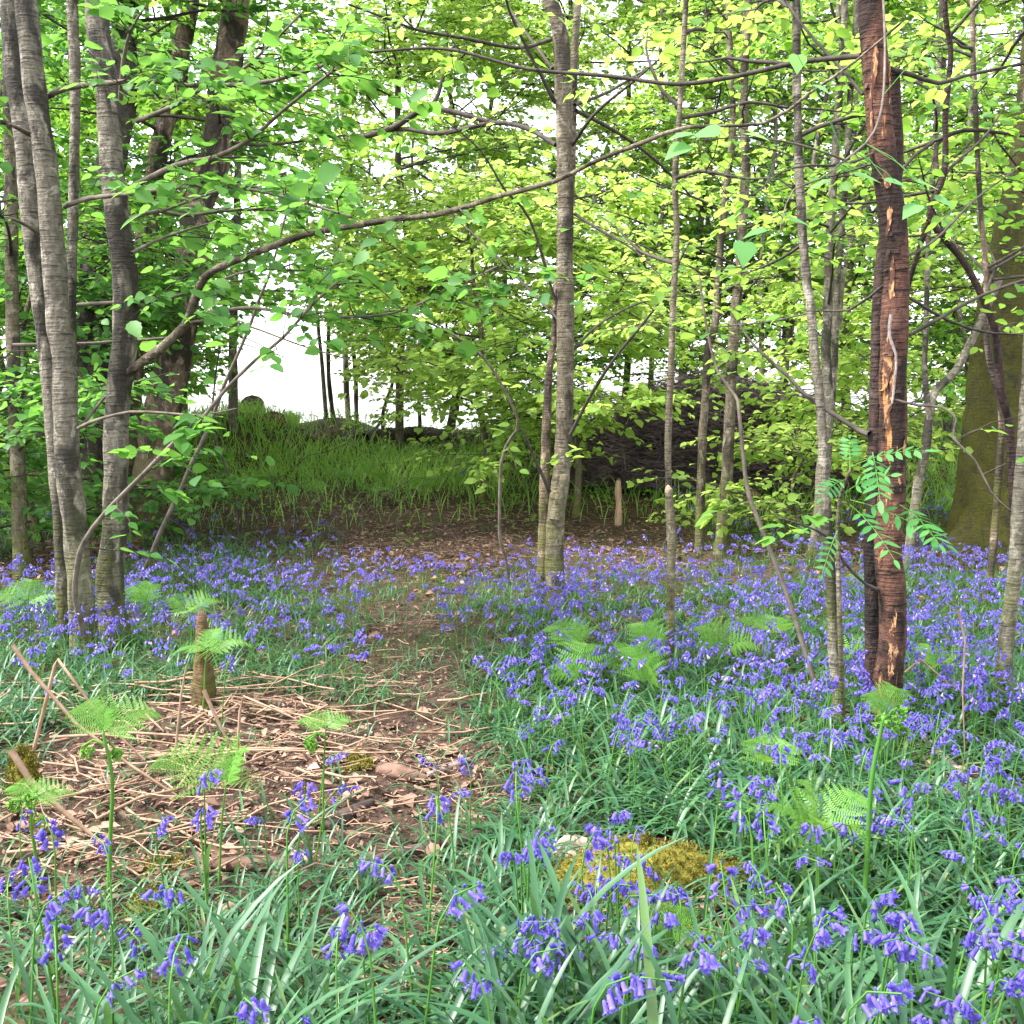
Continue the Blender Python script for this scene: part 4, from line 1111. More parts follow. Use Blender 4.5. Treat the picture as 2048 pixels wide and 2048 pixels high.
# ------------------------------------------------------------------ leaf litter, straw, grass (uncountable)
rs = np.random.default_rng(31)
def scatter_xy(n, y0, y1, r, margin=.5, p=1.0):
    y = y0 + (y1 - y0) * r.uniform(0, 1, n) ** p
    x = r.uniform(-1, 1, n) * (.5 * y + margin)
    return x, y
def litter():
    x, y = scatter_xy(48000, 1.1, 12.5, rs, .6, 1.25)
    soil = np.zeros_like(x)
    for px, py, hx, dy in ((850, 1390, 70, .45), (800, 1300, 60, .5), (815, 1930, 70, .3), (1010, 1560, 40, .2), (640, 1640, 60, .12)):
        c = gp(px, py); soil = np.maximum(soil, smooth(1.5 - ((x - c[0]) / (hx / FOC * c[1])) ** 2 - ((y - c[1]) / dy) ** 2))
    k = rs.uniform(0, 1, len(x)) < (.25 + .75 * bareness(x, y)) * (1 - .85 * soil) * (.35 + .65 * clumps(x * 3, y * 3))
    x, y = x[k], y[k]; N = len(x)
    P = np.stack([x, y, g(x, y) + rs.uniform(.003, .022, N)], 1)
    D = np.stack([np.cos(a := rs.uniform(0, 6.28, N)), np.sin(a), rs.normal(0, .25, N)], 1)
    NN = np.array([0, 0, 1.0]) + rs.normal(0, .45, (N, 3))
    s = np.clip(rs.lognormal(-3.75, .4, N), .010, .05)
    F = frame(D, NN) * s[:, None, None]
    F[:, :, 1] *= rs.uniform(.35, 1.1, N)[:, None]
    TV = LEAF_V * np.array([1, 1, 1.6]) + np.array([0, 0, .12]) * (LEAF_V[:, :1] ** 2)
    bf = Buf(); bf.add(inst(TV, F, P), inst_faces(LEAF_T, 8, N))
    x, y = scatter_xy(60000, 1.1, 7.0, rs, .4, 1.2)          # crumbs and bits of leaf
    k = rs.uniform(0, 1, len(x)) < .1 + .9 * bareness(x, y); x, y = x[k], y[k]; N = len(x)
    P = np.stack([x, y, g(x, y) + rs.uniform(.002, .012, N)], 1)
    F = frame(rs.normal(0, 1, (N, 3)) * (1, 1, .25), np.array([0, 0, 1.0]) + rs.normal(0, .6, (N, 3))) * rs.uniform(.004, .013, N)[:, None, None]
    bf.add(inst(LEAF_FAR_V, F, P), inst_faces(LEAF_FAR_T, 4, N))
    tag(bf.build('leaf_litter', M['litter']), 'brown curled dead leaves strewn over the woodland floor', 'leaf litter', kind='stuff')
    # thin broken straws of last year's bracken
    x, y = scatter_xy(9000, 1.2, 9.0, rs, .4, 1.1)
    k = rs.uniform(0, 1, len(x)) < .08 + .92 * bareness(x, y); x, y = x[k], y[k]; N = len(x)
    a = rs.normal(.1, 1.3, N); L = rs.uniform(.015, .10, N)
    D = np.stack([np.cos(a), np.sin(a), rs.normal(0, .12, N)], 1) * L[:, None] / 2
    O = np.stack([x, y, g(x, y) + rs.uniform(.006, .04, N)], 1)
    V, Q = tubes(np.stack([O - D, O + rs.normal(0, .004, (N, 3)), O + D], 1), rs.uniform(.0007, .0022, N)[:, None].repeat(3, 1), 3)
    bf = Buf(); bf.add(V, None, Q)
    tag(bf.build('straw_litter', M['straw']), 'fine broken straws of dead bracken over the litter', 'straw', kind='stuff')
litter()

def blade_template(L, w, e0, e1, seg, fold=True):
    """a strap leaf that rises and arches over; along +x"""
    t = np.linspace(0, 1, seg + 1)
    ang = e0 + (e1 - e0) * t ** 1.25
    dx = np.cos(ang) * L / seg; dz = np.sin(ang) * L / seg
    x = np.concatenate([[0], np.cumsum((dx[:-1] + dx[1:]) / 2)]); z = np.concatenate([[0], np.cumsum((dz[:-1] + dz[1:]) / 2)])
    ww = w / 2 * np.minimum(1, .55 + 1.6 * t) * np.sqrt(np.maximum(0, 1 - t ** 3.2)) + .0003
    nx, nz = -np.sin(ang), np.cos(ang)
    if fold:
        k = ww * .38 * (1 - .6 * t)
        rows = [np.stack([x + nx * k, -ww, z + nz * k], 1), np.stack([x, np.zeros_like(x), z], 1), np.stack([x + nx * k, ww, z + nz * k], 1)]
        V = np.stack(rows, 1).reshape(-1, 3)
        q = [(i * 3 + j, i * 3 + j + 1, (i + 1) * 3 + j + 1, (i + 1) * 3 + j) for i in range(seg) for j in range(2)]
    else:
        V = np.stack([np.stack([x, -ww, z], 1), np.stack([x, ww, z], 1)], 1).reshape(-1, 3)
        q = [(i * 2, i * 2 + 1, (i + 1) * 2 + 1, (i + 1) * 2) for i in range(seg)]
    return V, np.array(q)

def grass():
    x, y = scatter_xy(85000, 6.8, 14.5, rs, .8, .9)
    px = 1024 + FOC * x / y
    dens = np.where(px < 1000, .85, .4) * smooth((y - 7.0) / 1.6) * (.45 + .55 * clumps(x * 1.7, y * 1.3)) * (1 - .85 * bareness(x, y))
    c = gp(800, 880); dens = dens * np.where((px > 600) & (px < 1000) & (y > c[1] - 1.6), .12, 1.0)
    k = rs.uniform(0, 1, len(x)) < dens; x, y = x[k], y[k]; N = len(x)
    V, q = blade_template(.24, .008, 1.35, .35, 3, False)
    s = rs.uniform(.4, 1.25, N)
    F = rotz(rs.uniform(0, 6.28, N)) * s[:, None, None]
    bf = Buf(); bf.add(inst(V, F, np.stack([x, y, g(x, y) - .005], 1)), None, inst_faces(q, len(V), N))
    tag(bf.build('grass', M['grass']), 'bright green grass on the bank and clearing behind the bluebells', 'grass', kind='stuff')
    # low herb layer: rosettes of small leaves
    x, y = scatter_xy(15000, 5.0, 13.5, rs, .8, .9)
    px = 1024 + FOC * x / y
    dens = (.02 + .45 * clumps(x + 3, y * 1.4) ** 2) * smooth((y - 6) / 3) * (1 - .7 * bareness(x, y))
    k = rs.uniform(0, 1, len(x)) < dens; x, y = x[k], y[k]; N = len(x)
    n = 6
    O = np.repeat(np.stack([x, y, g(x, y)], 1), n, 0); Nn = N * n
    O[:, 2] += rs.uniform(.02, .13, Nn); O[:, :2] += rs.normal(0, .05, (Nn, 2))
    a = rs.uniform(0, 6.28, Nn)
    D = np.stack([np.cos(a), np.sin(a), rs.normal(0, .3, Nn)], 1)
    F = frame(D, np.array([0, 0, 1.0]) + rs.normal(0, .4, (Nn, 3))) * rs.uniform(.025, .065, Nn)[:, None, None]
    bf = Buf(); bf.add(inst(LEAF_FAR_V, F, O), inst_faces(LEAF_FAR_T, 4, Nn))
    tag(bf.build('undergrowth', M['leaf_mid']), 'low leafy green undergrowth between the trees', 'undergrowth', kind='stuff')
    # tangle of thin bare briars left of the path
    N = 150
    x = rs.normal(-2.0, .8, N); y = rs.normal(7.2, .9, N)
    O = np.stack([x, y, g(x, y)], 1); az = rs.uniform(0, 6.28, N); L = rs.uniform(.3, 1.0, N)
    s = np.linspace(0, 1, 6)
    P = O[:, None] + np.stack([np.cos(az), np.sin(az), np.zeros(N)], 1)[:, None] * (L[:, None] * s * .8)[..., None]
    P[:, :, 2] += L[:, None] * (s * 1.15 - .75 * s ** 2)[None]
    P += rs.normal(0, .02, P.shape)
    V, Q = tubes(P, rs.uniform(.002, .004, N)[:, None] * np.linspace(1, .4, 6)[None], 3)
    bf = Buf(); bf.add(V, None, Q)
    tag(bf.build('briar_tangle', M['twig_dark']), 'tangle of thin bare briars left of the path', 'briars', kind='stuff')
grass()

# ------------------------------------------------------------------ dead bracken stalks
def stalks():
    r = np.random.default_rng(44)
    n = 0
    def one(P, rad, label, group):
        P = np.asarray(P, float)
        b = P[0].copy(); b[2] = g(b[0], b[1])
        V, Q = tubes(P[None] - b, (rad * np.linspace(1, .55, len(P)))[None], 5)
        o = link('dead_bracken_stalk', make_mesh('dead_bracken_stalk', V, [Q], M['straw'], True))
        o.location = b
        tag(o, label, 'dead stalk', group)
    GL = 'straw-coloured dead bracken stalk lying in the litter on the left'
    for k in range(130):
        x = r.normal(-.85, .42); y = r.uniform(1.9, 3.4)
        a = r.normal(.05, .6); L = r.uniform(.1, .55)
        D = np.array([math.cos(a), math.sin(a), r.normal(.03, .08)]) * L
        O = np.array([x, y, g(x, y) + r.uniform(.008, .05)])
        P = np.array([O + D * q + r.normal(0, .012, 3) * (1 if k % 3 else .4) for q in (-.5, -.28, -.1, .1, .3, .5)])
        P[:, 2] = np.maximum(P[:, 2], g(P[:, 0], P[:, 1]) + .004)
        one(P, r.uniform(.0014, .0046), GL, 'dead bracken stalks on the left')
    GR = 'straw-coloured dead bracken stalk around the moss hummock'
    for k in range(22):
        c = gp(r.uniform(1150, 1480), r.uniform(1800, 1900)); a = r.normal(.2, .8); L = r.uniform(.08, .3)
        D = np.array([math.cos(a), math.sin(a), r.normal(.05, .1)]) * L; O = c + (0, 0, .02)
        P = np.array([O - D / 2, O + r.normal(0, .005, 3), O + D / 2]); P[:, 2] = np.maximum(P[:, 2], g(P[:, 0], P[:, 1]) + .004)
        one(P, r.uniform(.0015, .003), GR, 'dead bracken stalks by the moss hummock')
    for lab, pts, d, rad in [
        ('snapped stalk folded like a tent over the left leaves', [(62, 1520), (110, 1330), (115, 1318), (150, 1365), (205, 1440), (290, 1520)], 2.45, .005),
        ('long stalk slanting down from the left edge to the litter', [(25, 1290), (60, 1340), (150, 1445), (260, 1530), (370, 1610)], 2.3, .0055),
        ('upright stalk under the fern by the mossy stake', [(350, 1510), (362, 1390), (373, 1330)], 2.6, .004),
        ('stalk snapped over at a right angle beside the mossy stake', [(475, 1510), (480, 1420), (487, 1392), (540, 1415), (592, 1438)], 2.55, .004),
        ('thick stalk leaning against the dead stalk heap', [(408, 1380), (430, 1430), (465, 1500)], 2.6, .006),
        ('heavy pale stalk sloping at the left edge', [(22, 1500), (60, 1560), (130, 1625), (190, 1675)], 2.1, .008),
        ('thick pinkish stalk lying flat in the middle of the heap', [(230, 1535), (330, 1532), (470, 1528)], 2.65, .008),
        ('long thin stalk lying level across the heap', [(100, 1475), (260, 1465), (420, 1475), (560, 1498)], 2.75, .005),
        ('stalk lying level below the long thin one', [(255, 1520), (380, 1505), (520, 1496), (610, 1498)], 2.62, .0055),
        ('stalk snapped upright right of the moss hummock', [(1478, 1890), (1465, 1820), (1452, 1760)], 1.95, .005),
        ('long stalk slanting to the right edge low down', [(1820, 1810), (1900, 1785), (1990, 1765), (2060, 1750)], 1.95, .005),
        ('bent dead stalk behind the red-brown trunk', [(1810, 1345), (1840, 1318), (1900, 1370), (2000, 1430)], 2.9, .004),
        ('thin curved pale stalk at the right edge', [(1915, 1220), (1930, 1280), (1925, 1380), (1930, 1520)], 2.6, .003),
        ('dead stalk crossing the ferns on the right', [(1470, 1595), (1510, 1620), (1555, 1640)], 2.3, .004),
        ('cracked stalk leaning right of the big fern', [(1690, 1805), (1730, 1750), (1765, 1722), (1680, 1690)], 1.95, .004)]:
        P = px_path(pts, d)
        gz = g(P[:, 0], P[:, 1]); P[:, 2] = np.maximum(P[:, 2], gz + .006)
        one(P, rad, lab, None)
stalks()

# ------------------------------------------------------------------ bluebells
rf = np.random.default_rng(77)
def bell_mesh(sides=6, hi=True):
    """a nodding bell along -z from its stalk: narrow tube, six tips rolled back"""
    if hi:
        prof = [(0, 0), (.0022, .001), (.0032, .005), (.0034, .011), (.0038, .0155)]
        V = [(0, 0, 0)]
        a = np.arange(6) * math.pi / 3
        for rr, z in prof[1:]:
            V += [(rr * math.cos(t), rr * math.sin(t), -z) for t in a]
        n0 = len(V)
        V += [(.0066 * math.cos(t), .0066 * math.sin(t), -.0182) for t in a]        # tips
        V += [(.0080 * math.cos(t), .0080 * math.sin(t), -.0166) for t in a]        # rolled back
        V += [(.0040 * math.cos(t + math.pi / 6), .0040 * math.sin(t + math.pi / 6), -.0148) for t in a]
        tr, q = [], []
        for j in range(6):
            k = (j + 1) % 6
            tr.append((0, 1 + k, 1 + j))
            for i in range(3):
                q.append((1 + i * 6 + j, 1 + i * 6 + k, 7 + i * 6 + k, 7 + i * 6 + j))
            L = 19
            jm = (j - 1) % 6
            tr += [(L + j, n0 + 12 + j, n0 + j), (L + j, n0 + j, n0 + 12 + jm), (n0 + 12 + j, n0 + 6 + j, n0 + j), (n0 + j, n0 + 6 + j, n0 + 12 + jm)]
        return np.array(V), np.array(tr), np.array(q)
    V = [(0, 0, 0)]
    for rr, z in ((.0036, .009), (.0064, .0180)):
        V += [(rr * math.cos(t), rr * math.sin(t), -z) for t in np.arange(4) * math.pi / 2]
    tr = [(0, 1 + (j + 1) % 4, 1 + j) for j in range(4)]
    q = [(1 + j, 1 + (j + 1) % 4, 5 + (j + 1) % 4, 5 + j) for j in range(4)]
    return np.array(V), np.array(tr), np.array(q)

BH = bell_mesh(); BL = bell_mesh(hi=False)
def bell_kind(wide, long_, tip):
    V = BH[0].copy(); r0 = np.hypot(V[:, 0], V[:, 1])
    f = np.where(r0 > .0052, tip, wide)
    V[:, 0] *= f; V[:, 1] *= f; V[:, 2] *= long_
    return V
BELLS = [bell_kind(1, 1, 1), bell_kind(1.15, .92, 1.25), bell_kind(.85, 1.12, .8), bell_kind(.62, .95, .35), bell_kind(1.0, 1.05, 1.1)]
BELL_ME = [make_mesh('bell', v, [BH[1], BH[2]], M['bell'], True) for v in BELLS]

def stem_path(h, nod, n=9):
    t = np.linspace(0, 1, n)
    x = .01 * np.sin(t * 2) + nod * np.clip((t - .68) / .32, 0, 1) ** 2
    z = h * t - nod * .6 * np.clip((t - .78) / .22, 0, 1) ** 2
    return np.stack([x, np.zeros(n), z], 1)

def bell_frames(h, nod, nb, r):
    """places of the bells along the nodding top of a stem: list of 3x3 and positions"""
    S = stem_path(h, nod, 40); L = np.linspace(0, 1, 40)
    out = []
    for i in range(nb):
        t = .79 + .21 * (i + .5) / nb
        p = np.array([np.interp(t, L, S[:, k]) for k in range(3)])
        a = (i % 2 * 2 - 1) * r.uniform(.2, 1.3) + r.normal(0, .25)
        out_d = np.array([math.cos(a), math.sin(a), 0])
        tilt = r.uniform(.1, 1.15)
        zax = norm(np.array([0, 0, 1.0]) * math.cos(tilt) - out_d * math.sin(tilt))
        xax = norm(np.cross([0.1, 1, 0], zax)); yax = np.cross(zax, xax)
        s = r.uniform(.85, 1.25) * (.75 if i > nb - 2 else 1)
        out.append((np.stack([xax, yax, zax], 1) * s, p + out_d * .010 * s + (0, 0, .002), p))
    return out

NV_LEAF = 14
LEAVES = []
for k in range(NV_LEAF):
    V, q = blade_template(rf.uniform(.16, .33), rf.uniform(.0055, .0125), rf.uniform(.9, 1.5), rf.uniform(-1.7, .6), 9)
    V[:, 1] += (V[:, 0] ** 2) * rf.uniform(-2.0, 2.0)
    LEAVES.append(make_mesh('bluebell_leaf', V, [q], M['blade'], True))
LEAF_LOW = []
for k in range(NV_LEAF):
    V, q = blade_template(rf.uniform(.18, .29), rf.uniform(.0075, .0115), rf.uniform(.75, 1.45), rf.uniform(-1.0, .4), 5, True)
    LEAF_LOW.append((V, q))
STEMS, HEADS = [], []
for k in range(12):
    h, nod, nb = rf.uniform(.27, .38), rf.uniform(.03, .075), int(rf.integers(6, 11))
    S = stem_path(h, nod)
    V, Q = tubes(S[None], np.linspace(.0028, .0012, len(S))[None], 5)
    STEMS.append(make_mesh('bluebell_stem', V, [Q], M['stem_green'], True))
    HEADS.append(bell_frames(h, nod, nb, rf))
HEAD_ME = []
for H in HEADS:
    bf = Buf()
    for F, p, o in H:
        bf.add(BELLS[int(rf.integers(5))] @ F.T + p, BH[1], BH[2])
    V, fc = bf.arrays()
    HEAD_ME.append(make_mesh('flower_head', V, fc, M['bell'], True))

def place(ob, loc, rz, s=1.0, tilt=(0, 0)):
    ob.location = [float(c) for c in loc]; ob.rotation_euler = (tilt[0], tilt[1], float(rz)); ob.scale = (s, s, s)

def bluebell(p, rz, s, label, group, detail, nleaf=4, var=None):
    v = int(rf.integers(12)) if var is None else var
    t = bpy.data.objects.new('bluebell', None); COL.objects.link(t); t.empty_display_size = .05
    place(t, p, rz, s, (rf.normal(0, .09), rf.normal(0, .09)))
    tag(t, label, 'bluebell', group)
    link('stem', STEMS[v], t)
    if detail:
        for F, q, o in HEADS[v]:
            b = link('bell', BELL_ME[int(rf.integers(5))], t)
            mx = Matrix([[*F[0], 0], [*F[1], 0], [*F[2], 0], [0, 0, 0, 1]]); mx.translation = Vector(q)
            b.matrix_local = mx
    else:
        link('flower_head', HEAD_ME[v], t)
    a0 = rf.uniform(0, 6.28)
    for i in range(nleaf):
        l = link('leaf', LEAVES[int(rf.integers(NV_LEAF))], t)
        place(l, (rf.normal(0, .006), rf.normal(0, .006), -.01), a0 + i * 6.28 / nleaf + rf.normal(0, .4), rf.uniform(.75, 1.1))
    return t

def leaf_tuft(p, s, label, group):
    t = bpy.data.objects.new('leaf_tuft', None); COL.objects.link(t); t.empty_display_size = .05
    place(t, p, rf.uniform(0, 6.28), s)
    tag(t, label, 'leaf tuft', group)
    n = int(rf.integers(6, 10)); a0 = rf.uniform(0, 6.28)
    for i in range(n):
        l = link('leaf', LEAVES[int(rf.integers(NV_LEAF))], t)
        place(l, (rf.normal(0, .01), rf.normal(0, .01), -.012), a0 + i * 6.28 / n + rf.normal(0, .4), rf.uniform(.7, 1.15), (0, rf.normal(0, .15)))

def where(px, py):
    side = 'left of the path' if px < 820 else ('right of the path' if px < 1330 else ('before the slim stems' if px < 1700 else 'at the right side'))
    near = 'in the nearest row' if py > 1840 else ('in the middle foreground' if py > 1560 else 'farther back')
    return near + ', ' + side

HERO = [  # head pixel, label
    (100, 1650, 'bluebell crowded with bells beside curled fern tips at the left edge'), (105, 1745, 'big splayed bluebell low at the left edge'), (105, 1880, 'drooping bluebell below the big splayed one at left'), (122, 1975, 'pale-striped bluebell in the bottom left corner'),
    (36, 1835, 'bluebell head cut by the left edge'), (212, 1838, 'small bluebell head beside a dark bud near bottom left'), (325, 1945, 'deep blue bluebell near the bottom left among broad leaves'), (412, 1608, 'bluebell over the fern frond on the litter'),
    (396, 1728, 'bluebell with a zigzag head below the litter fern'), (568, 1640, 'full deep violet bluebell standing alone in the litter'), (630, 1480, 'bluebell beside a bare fern stem on the litter'), (852, 1600, 'single bluebell standing on the bare litter by the path'),
    (1062, 1580, 'tall bluebell at the right edge of the litter'), (1048, 1690, 'long bluebell with bells all down its stem at centre'), (1288, 1800, 'bluebell arching sideways over the moss hummock'), (1236, 1895, 'bluebell below the moss hummock'),
    (1150, 1955, 'bluebell at the bottom right of the path'), (1718, 1585, 'dense bluebell clump head below the red-brown trunk'), (1565, 1640, 'bluebell hanging against the big fern'), (1522, 1668, 'pale bluebell left of the big fern'),
    (1415, 1590, 'fat bluebell head between path and big fern'), (1970, 1485, 'tall bluebells head at the right edge'), (1800, 1965, 'wide bluebell head in the bottom right'), (1676, 1965, 'bluebell with outstretched bells at the bottom right'),
    (1738, 1850, 'bluebell zigzag above the bottom right leaves'), (1856, 1600, 'bluebell beside a fallen pale branch on the right'), (436, 1330, 'bluebell leaning by the mossy stake'), (225, 1260, 'bluebells packed at the foot of the grey trees'),
    (1380, 1480, 'violet bluebell head right of the path among leaves'), (740, 1800, 'lone bluebell over the near left leaves'), (830, 1740, 'small bluebell beside the rotting branch'), (1820, 1610, 'bluebell right of the red-brown trunk foot')]
hero_xy = []
for k, (px, py, lab) in enumerate(HERO):
    zc = .28 if py > 1560 else .22
    d = (CAM_H - zc) * FOC / (py - 800.0)
    for _ in range(3):
        p = at(px, py, d); d = (CAM_H - zc - float(g(p[0], p[1]))) * FOC / (py - 800.0)
    p = at(px, py, d); p[2] = g(p[0], p[1])
    hero_xy.append(p[:2])
    bluebell(p, rf.uniform(0, 6.28), (.88 if py > 1560 else .7) + .08 * rf.uniform(0, 1), lab, 'bluebells', True, 4)
hero_xy = np.array(hero_xy)

def candidates(n, y0, y1, p=1.0):
    x, y = scatter_xy(n, y0, y1, rf, .35, p)
    return x, y
# flowering plants: the largest in view are single objects, the rest one carpet
x, y = candidates(30000, 1.05, 9.2, 1.0)
pxx = 1024 + FOC * x / y
dn = (.32 + .68 * clumps(x * .9 + 2, y * .9)) * (1 - bareness(x, y))
near = np.interp(y, [1.0, 1.8, 2.6, 3.2, 4.8, 5.6, 6.4, 9.2], [.14, .22, .45, .75, 1.0, .75, .3, .05])
near *= np.where((pxx < 1000) & (y < 3.6), .35, 1.0)
near *= np.where((pxx < 800) & (y > 5.2), .3, 1.0) * np.where((pxx > 780) & (pxx < 1060) & (y < 6.0) & (y > 3.2), .45, 1)
k = rf.uniform(0, 1, len(x)) < dn ** 1.8 * near * .72
x, y = x[k], y[k]
o = np.argsort(np.hypot(x, y)); x, y = x[o], y[o]
hp = project(np.stack([x, y, g(x, y) + .3], 1))
vis = (hp[0] > -30) & (hp[0] < 2078) & (hp[1] < 2090)
cnt = 0; rest = []
for i in range(len(x)):
    if vis[i] and cnt < 268 and np.min(np.hypot(hero_xy[:, 0] - x[i], hero_xy[:, 1] - y[i])) > .05:
        bluebell((x[i], y[i], float(g(x[i], y[i]))), rf.uniform(0, 6.28), rf.uniform(.85, 1.15) * float(np.interp(y[i], [1.2, 2.0, 3.2], [.85, .72, .62])), 'violet bluebell ' + where(hp[0][i], hp[1][i]), 'bluebells', cnt < 60, 3)
        cnt += 1
    elif y[i] > 2.0:
        rest.append(i)
x, y = x[rest], y[rest]
print('bluebells in the carpet', len(x))
bl, gr, st = Buf(), Buf(), Buf()
for v in range(12):
    bf = Buf()
    for F, p, _ in HEADS[v]:
        bf.add(BL[0] @ (F * 1.08).T + p, BL[1], BL[2])
    V, fc = bf.arrays()
    S = stem_path(HEADS[v][-1][2][2] + .01, .03, 5)
    sv, sq = tubes(S[None], np.linspace(.0026, .0012, 5)[None], 3)
    m = np.arange(len(x)) % 12 == v; N = int(m.sum())
    Fm = rotz(rf.uniform(0, 6.28, N)) * (rf.uniform(.75, 1.2, N) * np.interp(y[m], [2.0, 3.2, 4.5], [.7, .6, .55]))[:, None, None]
    Fm = np.einsum('nij,njk->nik', Fm, np.eye(3)[None] + np.array([[0, 0, 1], [0, 0, 0], [0, 0, 0]])[None] * rf.normal(0, .15, N)[:, None, None])
    T = np.stack([x[m], y[m], g(x[m], y[m])], 1)
    bl.add(inst(V, Fm, T), inst_faces(fc[0], len(V), N), inst_faces(fc[1], len(V), N))
    st.add(inst(sv, Fm, T), None, inst_faces(sq, len(sv), N))
car = thing('bluebell_carpet', (0, 5.5, 0), 'carpet of countless violet bluebells stretching back between the trees', 'bluebell carpet')
car['kind'] = 'stuff'
o = bl.build('flower_heads', M['bell_far'], car); o['kind'] = 'stuff'
o = st.build('stems', M['stem_green'], car); o['kind'] = 'stuff'

# leaf tufts: the largest are single objects, the rest one mass of leaves
x, y = candidates(15000, 1.0, 9.4, 1.0)
dn = (1 - .97 * bareness(x, y)) * np.interp(y, [1, 5.5, 7.5, 9.4], [1, .8, .4, .1])
k = rf.uniform(0, 1, len(x)) < dn * .82 * (1 - .35 * fringe(x, y)); x, y = x[k], y[k]
o = np.argsort(np.hypot(x, y)); x, y = x[o], y[o]
hp = project(np.stack([x, y, g(x, y) + .12], 1))
vis = (hp[0] > -60) & (hp[0] < 2108) & (hp[1] < 2160)
cnt = 0; rest = []
for i in range(len(x)):
    if vis[i] and cnt < 290 and y[i] > 1.15:
        leaf_tuft((x[i], y[i], float(g(x[i], y[i]))), rf.uniform(.75, 1.15) * float(1 - .42 * fringe(x[i:i+1], y[i:i+1])[0]), 'tuft of arching green strap leaves ' + where(hp[0][i], hp[1][i]), 'leaf tufts'); cnt += 1
    elif y[i] > 1.5: rest.append(i)
x, y = x[rest], y[rest]
print('leaf tufts in the mass', len(x))
n = 6
N = len(x) * n
O = np.repeat(np.stack([x, y, g(x, y) - .01], 1), n, 0); O[:, :2] += rf.normal(0, .03, (N, 2))
which = rf.integers(0, NV_LEAF, N)
bf = Buf()
for v in range(NV_LEAF):
    m = which == v; V, q = LEAF_LOW[v]; Nm = int(m.sum())
    F = rotz(rf.uniform(0, 6.28, Nm)) * (rf.uniform(.55, .95, Nm) * np.interp(O[m][:, 1], [2.2, 4.0], [1, .72]) * (1 - .4 * fringe(O[m][:, 0], O[m][:, 1])))[:, None, None]
    bf.add(inst(V, F, O[m]), None, inst_faces(q, len(V), Nm))
o = bf.build('bluebell_leaves', M['blade'], None, True)
tag(o, 'mass of narrow dark green bluebell leaves under the flowers', 'bluebell leaves', kind='stuff')

# ------------------------------------------------------------------ ferns
rn = np.random.default_rng(91)
def pinna_template(n=12):
    bf = Buf()
    for i in range(n):
        t = (i + .5) / n
        L = .17 * (1 - t) ** .7 * (.75 + .25 * min(1, t * 5)) + .012
        for sg in (-1, 1):
            V = np.array([(t - .012, 0, 0), (t + L * .12, sg * L * .55, .014), (t + L * .30 + .01, sg * L, -.015), (t + .05 + L * .16, sg * L * .5, .004), (t + .035, 0, 0)])
            f = [(0, 1, 3), (0, 3, 4), (1, 2, 3)]
            bf.add(V, f if sg < 0 else [q[::-1] for q in f])
    bf.add([(0, -.008, 0), (1, 0, -.02), (0, .008, 0)], [(0, 1, 2)])
    return bf.arrays()
PV, PF = pinna_template()
pinna_me = make_mesh('pinna', PV, PF, M['fern'])

